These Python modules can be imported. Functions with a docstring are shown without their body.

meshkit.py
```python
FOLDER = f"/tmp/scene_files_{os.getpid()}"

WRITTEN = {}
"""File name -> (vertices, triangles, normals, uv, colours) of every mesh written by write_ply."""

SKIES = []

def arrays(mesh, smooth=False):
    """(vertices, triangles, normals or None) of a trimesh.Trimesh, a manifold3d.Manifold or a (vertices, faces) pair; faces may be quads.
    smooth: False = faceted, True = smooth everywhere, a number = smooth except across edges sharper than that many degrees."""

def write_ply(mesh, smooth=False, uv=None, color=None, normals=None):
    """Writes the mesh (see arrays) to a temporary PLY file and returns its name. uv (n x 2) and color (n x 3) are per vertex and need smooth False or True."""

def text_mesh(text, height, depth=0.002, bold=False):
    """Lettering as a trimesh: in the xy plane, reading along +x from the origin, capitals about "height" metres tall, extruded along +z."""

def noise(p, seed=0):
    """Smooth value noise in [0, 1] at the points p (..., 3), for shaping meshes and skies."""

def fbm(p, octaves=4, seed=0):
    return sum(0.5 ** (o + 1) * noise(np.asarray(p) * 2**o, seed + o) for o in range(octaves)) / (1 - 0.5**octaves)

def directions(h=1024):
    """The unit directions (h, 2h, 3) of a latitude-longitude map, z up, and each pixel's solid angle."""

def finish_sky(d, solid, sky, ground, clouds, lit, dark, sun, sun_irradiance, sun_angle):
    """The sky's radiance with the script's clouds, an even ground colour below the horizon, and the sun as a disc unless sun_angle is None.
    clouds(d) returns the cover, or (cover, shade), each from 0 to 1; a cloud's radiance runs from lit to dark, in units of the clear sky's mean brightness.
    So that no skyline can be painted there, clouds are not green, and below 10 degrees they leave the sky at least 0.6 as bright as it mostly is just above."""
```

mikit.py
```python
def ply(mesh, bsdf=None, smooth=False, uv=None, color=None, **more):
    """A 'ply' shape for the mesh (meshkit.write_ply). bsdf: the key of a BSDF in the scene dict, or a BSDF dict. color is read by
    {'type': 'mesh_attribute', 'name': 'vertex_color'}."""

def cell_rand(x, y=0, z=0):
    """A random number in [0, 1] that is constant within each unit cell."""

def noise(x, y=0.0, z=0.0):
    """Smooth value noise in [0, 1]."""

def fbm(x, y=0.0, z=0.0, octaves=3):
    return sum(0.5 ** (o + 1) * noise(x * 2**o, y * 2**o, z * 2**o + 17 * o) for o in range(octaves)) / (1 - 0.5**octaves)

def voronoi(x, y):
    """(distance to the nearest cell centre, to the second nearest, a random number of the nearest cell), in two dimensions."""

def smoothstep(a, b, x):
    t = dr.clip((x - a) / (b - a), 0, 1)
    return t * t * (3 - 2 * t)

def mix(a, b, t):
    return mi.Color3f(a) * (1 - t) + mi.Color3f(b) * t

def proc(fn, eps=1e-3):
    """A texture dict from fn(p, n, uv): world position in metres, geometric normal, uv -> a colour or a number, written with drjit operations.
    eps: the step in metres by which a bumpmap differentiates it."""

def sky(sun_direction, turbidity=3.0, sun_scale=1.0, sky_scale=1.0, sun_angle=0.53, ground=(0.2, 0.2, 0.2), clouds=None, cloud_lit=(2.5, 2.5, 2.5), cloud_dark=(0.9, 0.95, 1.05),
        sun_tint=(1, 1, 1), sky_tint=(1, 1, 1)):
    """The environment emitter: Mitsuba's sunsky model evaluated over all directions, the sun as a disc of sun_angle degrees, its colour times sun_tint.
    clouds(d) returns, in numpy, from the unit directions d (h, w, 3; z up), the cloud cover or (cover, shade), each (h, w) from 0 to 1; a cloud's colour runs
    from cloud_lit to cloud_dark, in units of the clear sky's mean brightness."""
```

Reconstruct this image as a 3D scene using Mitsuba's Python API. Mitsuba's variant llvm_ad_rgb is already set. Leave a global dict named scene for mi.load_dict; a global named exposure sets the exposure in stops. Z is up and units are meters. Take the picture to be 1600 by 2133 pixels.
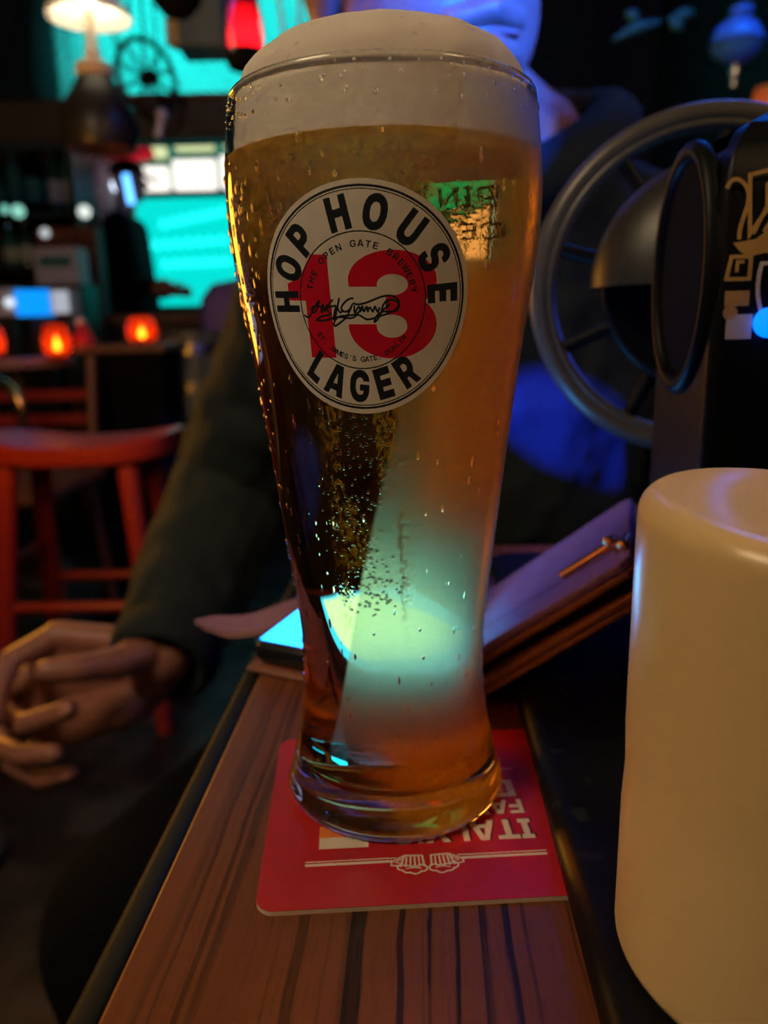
import math, glob, random
import numpy as np, trimesh, manifold3d as m3
import drjit as dr, mitsuba as mi
import mikit, meshkit
from mikit import proc, noise, fbm, smoothstep, mix
from shapely.geometry import Point, Polygon, box as sbox, LineString
from shapely import box as vbox
from shapely import affinity, union_all
from shapely.ops import unary_union

T = mi.ScalarTransform4f
scene, labels = {}, {}
Z0 = 0.7615                                   # height of the beer mat's face; the glass stands at x = y = 0
F, W, H = 1600.0, 1600, 2133                  # focal length and frame in pixels
CAM = np.array([-0.0018, -0.2233, 0.1424 + Z0])
PITCH, ROLL = math.radians(13.4), math.radians(1.236)

# ---------------------------------------------------------------- camera
fw = np.array([0, math.cos(PITCH), -math.sin(PITCH)])
r0 = np.array([1.0, 0, 0]); u0 = np.cross(r0, fw)
rt = r0 * math.cos(ROLL) - u0 * math.sin(ROLL)
up = u0 * math.cos(ROLL) + r0 * math.sin(ROLL)
scene['camera'] = {'type': 'thinlens', 'fov': math.degrees(2 * math.atan(W / 2 / F)), 'fov_axis': 'x',
                   'aperture_radius': 0.0013, 'focus_distance': 0.183, 'near_clip': 0.01, 'far_clip': 50.0,
                   'to_world': T().look_at(origin=CAM.tolist(), target=(CAM + fw).tolist(), up=up.tolist())}
exposure = 2.0
SC = 0.25               # every light's level below is for exposure 0

# ---------------------------------------------------------------- light levels (the lamps are built further down)
KEY = 14.0            # paper lantern added out of view to light the table warm
PHONE = (0.08, 2.6, 14.0)
FILL_BLUE = (0.2, 0.5, 4.5)  # unseen tube added for the blue reflection in the candle top
AMBER = 9.5           # unseen amber lamp added behind the pint glass so the beer glows orange
GLOBE = 13.0          # warm globe added out of view on the right to light the beer
FILL_LAMP = (0.05, 8.0, 50.0)  # unseen tube added to light the oil lamp blue
CYAN = (0.0, 16.0, 15.0)
BLUE = (0.05, 2.0, 20.0)

# ---------------------------------------------------------------- helpers
def P(px, py, d):
    """the point on the line of sight of a place in the photograph, d metres ahead of the camera"""
    r = fw + rt * (px - W / 2) / F - up * (py - H / 2) / F
    return CAM + r * (d / r[1])
def G(x, y, z):
    return np.array([x, y, z + Z0])
def mesh_of(x):
    if hasattr(x, 'to_mesh'):
        m = x.to_mesh(); return trimesh.Trimesh(np.array(m.vert_properties[:, :3]), np.array(m.tri_verts), process=False)
    return x
def cat(*ms):
    return trimesh.util.concatenate([mesh_of(m) for m in ms])
def thing(name, label, category, group=None, kind=None):
    e = {}
    if label: e['label'] = label
    if category: e['category'] = category
    if group: e['group'] = group
    if kind: e['kind'] = kind
    labels[name] = e
    return name
def free(key):
    if key not in scene: return key
    k = 1
    while f'{key}_{k:03d}' in scene: k += 1
    return f'{key}_{k:03d}'
def put(key, mesh, bsdf, smooth=35, label=None, kind=None, emit=None, share=0.2, **more):
    key = free(key)
    d = mikit.ply(mesh_of(mesh), bsdf, smooth=smooth, **more)
    if emit is not None:
        d['emitter'] = {'type': 'area', 'radiance': {'type': 'rgb', 'value': [float(e) * SC for e in emit]}, 'sampling_weight': share}
    scene[key] = d
    if label or kind:
        labels.setdefault(key, {})
        if label: labels[key]['label'] = label
        if kind: labels[key]['kind'] = kind
    return key
def ball(c, r, sub=16):
    return m3.Manifold.sphere(float(r), sub).translate([float(v) for v in c])
def bone(a, b, ra, rb, sub=20):
    return m3.Manifold.batch_hull([ball(a, ra, sub), ball(b, rb, sub)])
def chain(pts, rs, sub=20):
    return m3.Manifold.batch_boolean([bone(pts[i], pts[i + 1], rs[i], rs[i + 1], sub) for i in range(len(pts) - 1)], m3.OpType.Add)
def soft(man, edge=0.006, it=10):
    m = mesh_of(man.refine_to_length(edge)); m.merge_vertices()
    trimesh.smoothing.filter_taubin(m, lamb=0.5, nu=0.53, iterations=it)
    return m
def rbox(c, size, r=0.004, rz=0.0, seg=12):
    hx, hy, hz = [max(s / 2 - r, 1e-5) for s in size]
    b = m3.Manifold.batch_hull([ball((sx * hx, sy * hy, sz * hz), r, seg) for sx in (-1, 1) for sy in (-1, 1) for sz in (-1, 1)])
    return mesh_of(b.rotate([0, 0, rz]).translate([float(v) for v in c]))
def bbox(c, size, rz=0.0, ch=0.0):
    m = trimesh.creation.box(size)
    if ch:
        return rbox(c, size, ch, rz, 4)
    if rz: m.apply_transform(trimesh.transformations.rotation_matrix(math.radians(rz), [0, 0, 1]))
    m.apply_translation(c); return m
def frame_to(a, b):
    z = np.asarray(b, float) - a; L = np.linalg.norm(z); z = z / L
    x = np.cross([0, 0, 1] if abs(z[2]) < 0.95 else [1, 0, 0], z); x /= np.linalg.norm(x)
    M = np.eye(4); M[:3, 0], M[:3, 1], M[:3, 2], M[:3, 3] = x, np.cross(z, x), z, a
    return M, L
def rod(a, b, r, r2=None, n=14):
    a, b = np.asarray(a, float), np.asarray(b, float)
    M, L = frame_to(a, b)
    r2 = r if r2 is None else r2
    m = lathe([(0, 0), (r, 0), (r2, L), (0, L)], n); m.apply_transform(M); return m
def tube(pts, r, n=10, closed=False):
    p = np.asarray(pts, float); k = len(p)
    t = (np.roll(p, -1, 0) - np.roll(p, 1, 0)) if closed else np.gradient(p, axis=0)
    t /= np.linalg.norm(t, axis=1, keepdims=True) + 1e-12
    a = np.cross(t[0], [0.13, 0.2, 1.0]); a /= np.linalg.norm(a); A = []
    for i in range(k):
        a = a - t[i] * (a @ t[i]); a /= np.linalg.norm(a); A.append(a)
    A = np.array(A); Bv = np.cross(t, A); r = np.broadcast_to(r, (k,))
    th = np.arange(n) * 2 * np.pi / n
    v = (p[:, None] + r[:, None, None] * (np.cos(th)[None, :, None] * A[:, None] + np.sin(th)[None, :, None] * Bv[:, None])).reshape(-1, 3)
    f = []
    for i in range(k if closed else k - 1):
        for j in range(n):
            q = (i * n + j, i * n + (j + 1) % n, ((i + 1) % k) * n + (j + 1) % n, ((i + 1) % k) * n + j)
            f += [(q[0], q[1], q[2]), (q[0], q[2], q[3])]
    if not closed:
        for base, s in ((0, 1), ((k - 1) * n, -1)):
            for j in range(1, n - 1):
                f.append((base, base + j + 1, base + j) if s > 0 else (base, base + j, base + j + 1))
    m = trimesh.Trimesh(v, f, process=False); m.fix_normals(); return m
def spline(pts, n=60, closed=False):
    from scipy.interpolate import CubicSpline
    p = np.asarray(pts, float)
    if closed: p = np.vstack([p, p[:1]])
    s = np.r_[0, np.cumsum(np.linalg.norm(np.diff(p, axis=0), axis=1))]
    return CubicSpline(s, p, bc_type='periodic' if closed else 'not-a-knot')(np.linspace(0, s[-1], n, endpoint=not closed))
def lathe(prof, n=48, close=False):
    """surface of revolution about z from (radius, height) points, outside to the right of the way down-to-up"""
    prof = [(max(float(r), 0.0), float(z)) for r, z in prof]
    if close: prof = prof + [prof[0]]
    th = np.arange(n) * 2 * np.pi / n
    v, rows = [], []
    for r, z in prof:
        if r < 1e-9:
            rows.append([len(v)] * n); v.append((0, 0, z))
        else:
            rows.append(list(range(len(v), len(v) + n))); v += [(r * math.cos(t), r * math.sin(t), z) for t in th]
    f = []
    for a, b in zip(rows[:-1], rows[1:]):
        for j in range(n):
            k = (j + 1) % n
            if a[j] != a[k]: f.append((a[j], a[k], b[k]))
            if b[j] != b[k]: f.append((a[j], b[k], b[j]))
    m = trimesh.Trimesh(v, f, process=False); return m
def at(m, c, M=None):
    m = mesh_of(m).copy()
    if M is not None: m.apply_transform(M)
    m.apply_translation(c); return m
def rotm(ax, deg):
    return trimesh.transformations.rotation_matrix(math.radians(deg), ax)
def to_axis(m, origin, axis):
    """a mesh made about z, set down with z along axis"""
    m = m.copy(); M, _ = frame_to(np.asarray(origin, float), np.asarray(origin, float) + np.asarray(axis, float)); m.apply_transform(M); return m
def slab(poly, z0, z1):
    """polygon (plan) as a prism"""
    parts = []
    for g in getattr(poly, 'geoms', [poly]):
        if g.area > 0: parts.append(trimesh.creation.extrude_polygon(g, z1 - z0, engine='earcut'))
    m = cat(*parts); m.apply_translation([0, 0, z0]); return m
_fonts = {}
def text_poly(s, height, weight=700, squeeze=1.0):
    """lettering as a shapely polygon, left end at the origin, capitals `height` tall"""
    from PIL import Image, ImageDraw, ImageFont
    if weight not in _fonts:
        f = ImageFont.truetype(glob.glob('/opt/blender-*/*/datafiles/fonts/Inter.woff2')[0], 160)
        f.set_variation_by_axes([32, weight]); _fonts[weight] = f
    f = _fonts[weight]
    x0, y0, x1, y1 = f.getbbox(s, anchor='ls')
    im = Image.new('L', (x1 - x0 + 8, y1 - y0 + 8))
    ImageDraw.Draw(im).text((4 - x0, 4 - y0), s, 255, f, anchor='ls')
    on = np.pad(np.asarray(im) > 127, ((0, 0), (1, 1))).astype(np.int8)
    rows, starts = np.nonzero(np.diff(on, axis=1) == 1); ends = np.nonzero(np.diff(on, axis=1) == -1)[1]
    g = union_all(vbox(starts, -rows - 1, ends, -rows)).buffer(0.9).buffer(-0.9).simplify(0.9)
    k = height / (160 * 0.727)
    return affinity.affine_transform(g, [k * squeeze, 0, 0, k, -4 * k * squeeze, (4 - y0) * k])
def tri2d(poly, size):
    """triangulated polygon, no edge longer than size"""
    vs, fs, n = [], [], 0
    for g in getattr(poly, 'geoms', [poly]):
        if g.area <= 0: continue
        v, f = trimesh.creation.triangulate_polygon(g, engine='earcut')
        v3, f3 = trimesh.remesh.subdivide_to_size(np.c_[v, np.zeros(len(v))], f, size, max_iter=14)
        vs.append(v3[:, :2]); fs.append(f3 + n); n += len(v3)
    return np.vstack(vs), np.vstack(fs)
rng = np.random.default_rng(7); random.seed(7)

# ---------------------------------------------------------------- materials
def mat(name, d, two=True):
    scene[name] = {'type': 'twosided', 'b': d} if two else d
    return name
def rgb(*c): return {'type': 'rgb', 'value': list(c)}
def pr(name, c, rough=0.5, metal=0.0, **k):
    base = c if isinstance(c, dict) else rgb(*c)
    return mat(name, {'type': 'principled', 'base_color': base, 'roughness': rough, 'metallic': metal, **k})
TA = math.radians(3.0)                                 # the table runs 3 degrees to the right of straight ahead
def wood_fn(p, n, uv):
    u = p.x * math.cos(TA) - p.y * math.sin(TA); v = p.x * math.sin(TA) + p.y * math.cos(TA)
    w = u + 0.0035 * (fbm(u * 30, v * 7, 3) - 0.5) + 0.0012 * (noise(u * 60, v * 60) - 0.5)
    a = noise(w * 300, v * 1.8, 5.0); b = noise(w * 700, v * 4.0, 9.0); g = noise(w * 150 + 7, v * 1.1, 2.0)
    line = smoothstep(0.70, 0.80, a) * smoothstep(0.25, 0.45, g); thin = smoothstep(0.60, 0.80, b) * 0.55
    fleck = smoothstep(0.62, 0.85, noise(u * 2600, v * 130, 2.0)) * 0.5
    tone = fbm(u * 22, v * 3, 1.0)
    c = mix(mi.Color3f(0.115, 0.031, 0.012), mi.Color3f(0.215, 0.066, 0.025), tone)
    return mix(c, mi.Color3f(0.022, 0.010, 0.006), dr.clip(line * 0.9 + thin + fleck * (0.3 + 0.5 * line), 0, 1))
def wood_h(p, n, uv):
    u = p.x * math.cos(TA) - p.y * math.sin(TA); v = p.x * math.sin(TA) + p.y * math.cos(TA)
    return 0.00006 * noise(u * 2600, v * 130, 2.0) + 0.0001 * noise(u * 300, v * 10)
scene['m_table'] = {'type': 'twosided', 'b': {'type': 'bumpmap', 'map': proc(wood_h, 2e-4), 'b': {'type': 'principled', 'base_color': proc(wood_fn), 'roughness': 0.40, 'specular': 0.35}}}
pr('m_trim', (0.008, 0.011, 0.010), 0.6, specular=0.25)
def iron_fn(p, n, uv):
    s = smoothstep(0.62, 0.8, fbm(p.x * 160, p.y * 160, p.z * 160)) * smoothstep(0.5, 0.7, noise(p.x * 25, p.y * 25))
    return mix(mi.Color3f(0.006, 0.0065, 0.008), mi.Color3f(0.022, 0.021, 0.019), s)
pr('m_enamel', proc(iron_fn), 0.42, 0.0, specular=0.14)
pr('m_rim', (0.085, 0.075, 0.066), 0.30, 0.0, specular=0.5)
pr('m_guard', (0.024, 0.022, 0.016), 0.40)
pr('m_black', (0.005, 0.005, 0.006), 0.8, specular=0.05)
pr('m_blackiron', (0.02, 0.02, 0.022), 0.38, 0.3)
pr('m_steel', (0.55, 0.55, 0.56), 0.24, 1.0)
pr('m_gold', (0.80, 0.48, 0.20), 0.28, 1.0)
pr('m_golddecal', (0.62, 0.36, 0.12), 0.42, 0.35)
pr('m_whitedecal', (0.55, 0.47, 0.42), 0.5)
pr('m_matface', (0.50, 0.018, 0.026), 0.40)
pr('m_matedge', (0.62, 0.47, 0.33), 0.8)
pr('m_print', (0.75, 0.62, 0.50), 0.6)
pr('m_orange', (0.85, 0.22, 0.03), 0.6)
pr('m_printdark', (0.10, 0.006, 0.012), 0.6)
pr('m_label', (0.68, 0.62, 0.54), 0.30)
pr('m_labelred', (0.62, 0.010, 0.035), 0.30)
pr('m_labelblack', (0.014, 0.018, 0.022), 0.32)
def foam_fn(p, n, uv):
    s = smoothstep(0.72, 0.85, fbm(p.x * 420, p.y * 420, p.z * 420, octaves=2))
    return mix(mi.Color3f(0.90, 0.83, 0.72), mi.Color3f(0.74, 0.62, 0.46), s * 0.6)
scene['m_foam'] = {'type': 'principledthin', 'base_color': proc(foam_fn), 'roughness': 0.6, 'diff_trans': 0.7, 'spec_trans': 0.0}
def patch_fn(a, z):
    return smoothstep(-77, -72, a) * smoothstep(-36, -42, a) * smoothstep(0.157, 0.159, z) * smoothstep(0.183, 0.181, z)
def fog_fn(p, n, uv):
    """1 where the outside of the glass is misted over; the left of the front has been wiped clear"""
    z = p.z - Z0; a = dr.atan2(p.y, p.x) * (180 / math.pi)
    edge = dr.select(z < 0.09, -124 + (z - 0.04) * (23 / 0.05), dr.select(z < 0.12, -101 + (z - 0.09) * (13 / 0.03), -88 + (z - 0.12) * 300))
    a = dr.select(a > 120, a - 360, a)
    m = smoothstep(0.0, 2.5, a - edge) * smoothstep(75, 50, a)
    m = m * smoothstep(0.018, 0.034, z) * smoothstep(0.1985, 0.196, z)
    m = m * (1 - patch_fn(a, z))
    return m * (0.80 + 0.2 * noise(p.x * 90, p.y * 90, p.z * 60))
scene['m_glass'] = {'type': 'blendbsdf', 'weight': proc(fog_fn), 'a': {'type': 'dielectric', 'int_ior': 1.5, 'ext_ior': 1.0},
                    'b': {'type': 'roughdielectric', 'distribution': 'ggx', 'alpha': 0.28, 'int_ior': 1.5, 'ext_ior': 1.0}}
def beer_bump(p, n, uv):
    z = p.z - Z0
    a = dr.atan2(p.y, p.x)
    band = smoothstep(0.150, 0.158, z) * smoothstep(0.30, 0.5, noise(a * 9, z * 220) + 0.55 * smoothstep(0.155, 0.166, z))
    mid = smoothstep(0.46, 0.62, noise(a * 7 + 3, z * 45, 4.0)) * smoothstep(0.150, 0.135, z) * smoothstep(0.055, 0.075, z) * smoothstep(0.5, 0.25, dr.abs(a + 1.75))
    deg = a * (180 / math.pi)
    band = band * (1 - smoothstep(-79, -74, deg) * smoothstep(88, 84, deg) * 0.86)
    return 0.00035 * fbm(a * 42, z * 900, 1.0, octaves=2) * (band + 1.2 * mid)
BEER_T = (0.95, 0.61, 0.28)
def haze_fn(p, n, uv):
    """microbubbles clinging to the inside of the glass: a band under the head, a cluster in front; film and foot are amber haze put in for the glow of light"""
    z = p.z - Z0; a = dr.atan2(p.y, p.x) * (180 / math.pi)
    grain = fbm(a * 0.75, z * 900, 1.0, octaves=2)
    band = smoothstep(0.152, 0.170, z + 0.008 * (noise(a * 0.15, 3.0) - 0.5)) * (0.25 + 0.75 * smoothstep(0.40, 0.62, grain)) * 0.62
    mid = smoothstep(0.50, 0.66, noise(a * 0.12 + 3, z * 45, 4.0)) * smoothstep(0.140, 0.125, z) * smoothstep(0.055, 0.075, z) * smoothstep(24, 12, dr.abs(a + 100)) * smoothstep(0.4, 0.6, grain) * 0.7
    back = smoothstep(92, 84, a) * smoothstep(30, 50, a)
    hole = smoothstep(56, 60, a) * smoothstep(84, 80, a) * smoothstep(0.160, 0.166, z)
    film = back * smoothstep(0.066, 0.100, z) * (0.84 - 0.66 * hole) * (0.85 + 0.15 * noise(a * 0.05, z * 40))  # not bubbles: orange haze put in for the amber glow at the right
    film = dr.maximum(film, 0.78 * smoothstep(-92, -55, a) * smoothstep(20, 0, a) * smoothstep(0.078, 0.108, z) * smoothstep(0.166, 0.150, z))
    foot = smoothstep(0.024, 0.014, z) * smoothstep(-125, -20, a) * smoothstep(125, 90, a) * 0.75  # haze for the amber light in the base of the glass
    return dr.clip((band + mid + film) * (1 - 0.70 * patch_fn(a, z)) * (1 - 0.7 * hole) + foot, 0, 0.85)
def haze_tint_fn(p, n, uv):
    return mix(mi.Color3f(1.0, 0.47, 0.03), mi.Color3f(1.0, 0.70, 0.14), smoothstep(0.150, 0.166, p.z - Z0))  # the deep orange lower tone holds the amber glow of the beer
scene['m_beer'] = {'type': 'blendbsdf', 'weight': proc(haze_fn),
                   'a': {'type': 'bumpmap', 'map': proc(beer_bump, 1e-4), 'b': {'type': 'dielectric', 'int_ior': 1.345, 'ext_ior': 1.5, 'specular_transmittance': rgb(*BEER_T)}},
                   'b': {'type': 'principledthin', 'base_color': proc(haze_tint_fn), 'roughness': 0.6, 'diff_trans': 1.0}}
scene['m_drop'] = {'type': 'dielectric', 'int_ior': 1.33, 'ext_ior': 1.0}
scene['m_bubble'] = {'type': 'dielectric', 'int_ior': 1.0, 'ext_ior': 1.345}
def wax_fn(p, n, uv):
    return mix(mi.Color3f(0.68, 0.44, 0.18), mi.Color3f(0.72, 0.50, 0.23), noise(p.x * 18, p.y * 18, p.z * 25))
pr('m_wax', proc(wax_fn), 0.24, 0.0, specular=0.45)
pr('m_waxspot', (0.10, 0.04, 0.03), 0.6)
def leather_fn(p, n, uv):
    s = fbm(p.x * 500, p.y * 500, p.z * 500, octaves=2)
    return mix(mi.Color3f(0.15, 0.095, 0.32), mi.Color3f(0.21, 0.135, 0.42), s)
pr('m_leather', proc(leather_fn), 0.45)
pr('m_leatheredge', (0.22, 0.085, 0.05), 0.5)
pr('m_leatherpink', (0.30, 0.14, 0.14), 0.5)
pr('m_phone', (0.012, 0.014, 0.018), 0.18)
def skin_fn(p, n, uv):
    s = fbm(p.x * 90, p.y * 90, p.z * 90)
    return mix(mi.Color3f(0.26, 0.095, 0.066), mi.Color3f(0.34, 0.14, 0.095), s)
pr('m_skin', proc(skin_fn), 0.42)
pr('m_lip', (0.42, 0.13, 0.10), 0.4)
pr('m_nail', (0.46, 0.20, 0.14), 0.3)
pr('m_hair', (0.02, 0.015, 0.012), 0.5)
pr('m_eye', (0.75, 0.72, 0.68), 0.2)
def cloth_fn(p, n, uv):
    s = fbm(p.x * 14, p.y * 14, p.z * 14)
    return mix(mi.Color3f(0.010, 0.016, 0.017), mi.Color3f(0.022, 0.032, 0.033), s)
pr('m_jacket', proc(cloth_fn), 0.85, specular=0.25)
pr('m_trousers', (0.005, 0.0055, 0.007), 0.95, specular=0.1)
pr('m_redwood', (0.26, 0.022, 0.016), 0.34)
pr('m_brownwood', (0.16, 0.07, 0.035), 0.45)
pr('m_darkwood', (0.022, 0.015, 0.012), 0.5)
pr('m_greenwood', (0.10, 0.13, 0.085), 0.5)
pr('m_cream', (0.72, 0.66, 0.54), 0.6)
pr('m_lilac', (0.60, 0.60, 0.66), 0.5)
pr('m_pale', (0.50, 0.52, 0.55), 0.6)
pr('m_brick', (0.20, 0.06, 0.05), 0.8)
pr('m_brass', (0.72, 0.52, 0.26), 0.3, 1.0)
pr('m_goldplate', (0.75, 0.42, 0.05), 0.4)
pr('m_milkglass', (0.80, 0.82, 0.84), 0.25)
pr('m_bluelitglass', (0.06, 0.26, 0.75), 0.25)  # milk glass with the blue light put into its colour
pr('m_red', (0.55, 0.02, 0.03), 0.5)
pr('m_teal', (0.02, 0.16, 0.15), 0.6)
pr('m_bottle', (0.02, 0.07, 0.05), 0.12)
scene['m_cupglass'] = {'type': 'blendbsdf', 'weight': 0.55, 'a': {'type': 'thindielectric', 'int_ior': 1.5, 'ext_ior': 1.0, 'specular_transmittance': rgb(1.0, 0.40, 0.08)},
                       'b': {'type': 'principledthin', 'base_color': rgb(0.95, 0.07, 0.02), 'roughness': 0.4, 'diff_trans': 1.4}}
scene['m_redglass'] = {'type': 'principledthin', 'base_color': rgb(0.95, 0.02, 0.06), 'roughness': 0.3, 'diff_trans': 1.6}
scene['m_shade'] = {'type': 'principledthin', 'base_color': rgb(0.88, 0.84, 0.74), 'roughness': 0.5, 'diff_trans': 0.35}
scene['m_ambershade'] = {'type': 'principledthin', 'base_color': rgb(0.95, 0.50, 0.10), 'roughness': 0.5, 'diff_trans': 1.4}
scene['m_emit'] = {'type': 'diffuse', 'reflectance': rgb(0.02, 0.02, 0.02)}
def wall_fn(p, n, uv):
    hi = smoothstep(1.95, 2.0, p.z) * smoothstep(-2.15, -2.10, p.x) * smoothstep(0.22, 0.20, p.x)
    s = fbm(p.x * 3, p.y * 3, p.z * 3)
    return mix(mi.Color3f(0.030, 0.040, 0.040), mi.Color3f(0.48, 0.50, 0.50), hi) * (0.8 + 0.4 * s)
pr('m_wall', proc(wall_fn), 0.8)
def floor_fn(p, n, uv):
    s = fbm(p.x * 12, p.y * 12)
    return mix(mi.Color3f(0.003, 0.003, 0.003), mi.Color3f(0.022, 0.021, 0.020), smoothstep(0.35, 0.75, s))
pr('m_floor', proc(floor_fn), 0.45)
pr('m_darkwall', (0.010, 0.013, 0.016), 0.7)

# ---------------------------------------------------------------- the room
XL, XR, YN, YF, ZC = -3.2, 1.9, -1.8, 5.5, 3.4
def struct(name, m, bsdf):
    put(name, m, bsdf, smooth=False); labels[name] = {'kind': 'structure'}
struct('floor', bbox([(XL + XR) / 2, (YN + YF) / 2, -0.05], [XR - XL, YF - YN, 0.1]), 'm_floor')
struct('ceiling', bbox([(XL + XR) / 2, (YN + YF) / 2, ZC + 0.05], [XR - XL, YF - YN, 0.1]), 'm_darkwall')
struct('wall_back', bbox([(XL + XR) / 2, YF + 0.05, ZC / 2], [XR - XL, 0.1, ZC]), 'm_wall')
struct('wall_left', bbox([XL - 0.05, (YN + YF) / 2, ZC / 2], [0.1, YF - YN, ZC]), 'm_darkwall')
struct('wall_right', bbox([XR + 0.05, (YN + YF) / 2, ZC / 2], [0.1, YF - YN, ZC]), 'm_darkwall')
struct('wall_near', bbox([(XL + XR) / 2, YN - 0.05, ZC / 2], [XR - XL, 0.1, ZC]), 'm_darkwall')

# ---------------------------------------------------------------- table
def turn(x, y):                                         # table frame (u across, v along) -> world plan
    return (x * math.cos(TA) + y * math.sin(TA), -x * math.sin(TA) + y * math.cos(TA))
tb = thing('table', 'narrow table of dark-striped brown wood with a black edge, under the beer mat', 'table')
topc = turn(0.17, 0.0)
put(tb + '__top', rbox([*turn(0.1385, -0.02), Z0 - 0.0015 - 0.012], [0.40, 0.60, 0.024], 0.0015, -3.0), 'm_table', 30)
put(tb + '__edge_trim', rbox([*turn(-0.0660, -0.02), Z0 - 0.0015 - 0.016], [0.009, 0.60, 0.027], 0.003, -3.0), 'm_trim', 30, label='black strip along the left edge')
for sx, sy in ((0.02, -0.28), (0.31, -0.28), (0.02, 0.24), (0.31, 0.24)):
    x, y = turn(sx, sy)
    put(tb + '__leg', rbox([x, y, (Z0 - 0.025) / 2], [0.035, 0.035, Z0 - 0.026], 0.004, -3.0), 'm_blackiron', 30)

# ---------------------------------------------------------------- beer mat
bm = thing('beer_mat', 'square crimson cardboard beer mat with cream print, under the pint glass', 'beer mat')
MC, MR = np.array([8.6e-3, -14.0e-3]), math.radians(2.6)
def mat_xy(u, v): return np.array([MC[0] + u * math.cos(MR) - v * math.sin(MR), MC[1] + u * math.sin(MR) + v * math.cos(MR)])
MWd, MHt = 0.0945, 0.084
base = sbox(-MWd / 2, -MHt / 2, MWd / 2, MHt / 2).buffer(-0.005).buffer(0.005, quad_segs=10)
def on_mat(poly, z0, z1):
    m = slab(poly, z0, z1); m.apply_transform(rotm([0, 0, 1], math.degrees(MR))); m.apply_translation([MC[0], MC[1], Z0]); return m
put(bm + '__board', on_mat(base, -0.00145, -0.00012), 'm_matedge', False, label='pale cardboard edge')
put(bm + '__face', on_mat(base, -0.00012, 0.0), 'm_matface', False)
def world_to_mat(x, y):
    dx, dy = x - MC[0], y - MC[1]
    return (dx * math.cos(MR) + dy * math.sin(MR), -dx * math.sin(MR) + dy * math.cos(MR))
def upside(poly, x, y):
    """print that reads from the far side, its line starting at (x, y) on the right"""
    g = affinity.rotate(poly, 180, origin=(0, 0)); u, v = world_to_mat(x, y)
    return affinity.translate(g, u, v)
PZ = 0.00006
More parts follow.
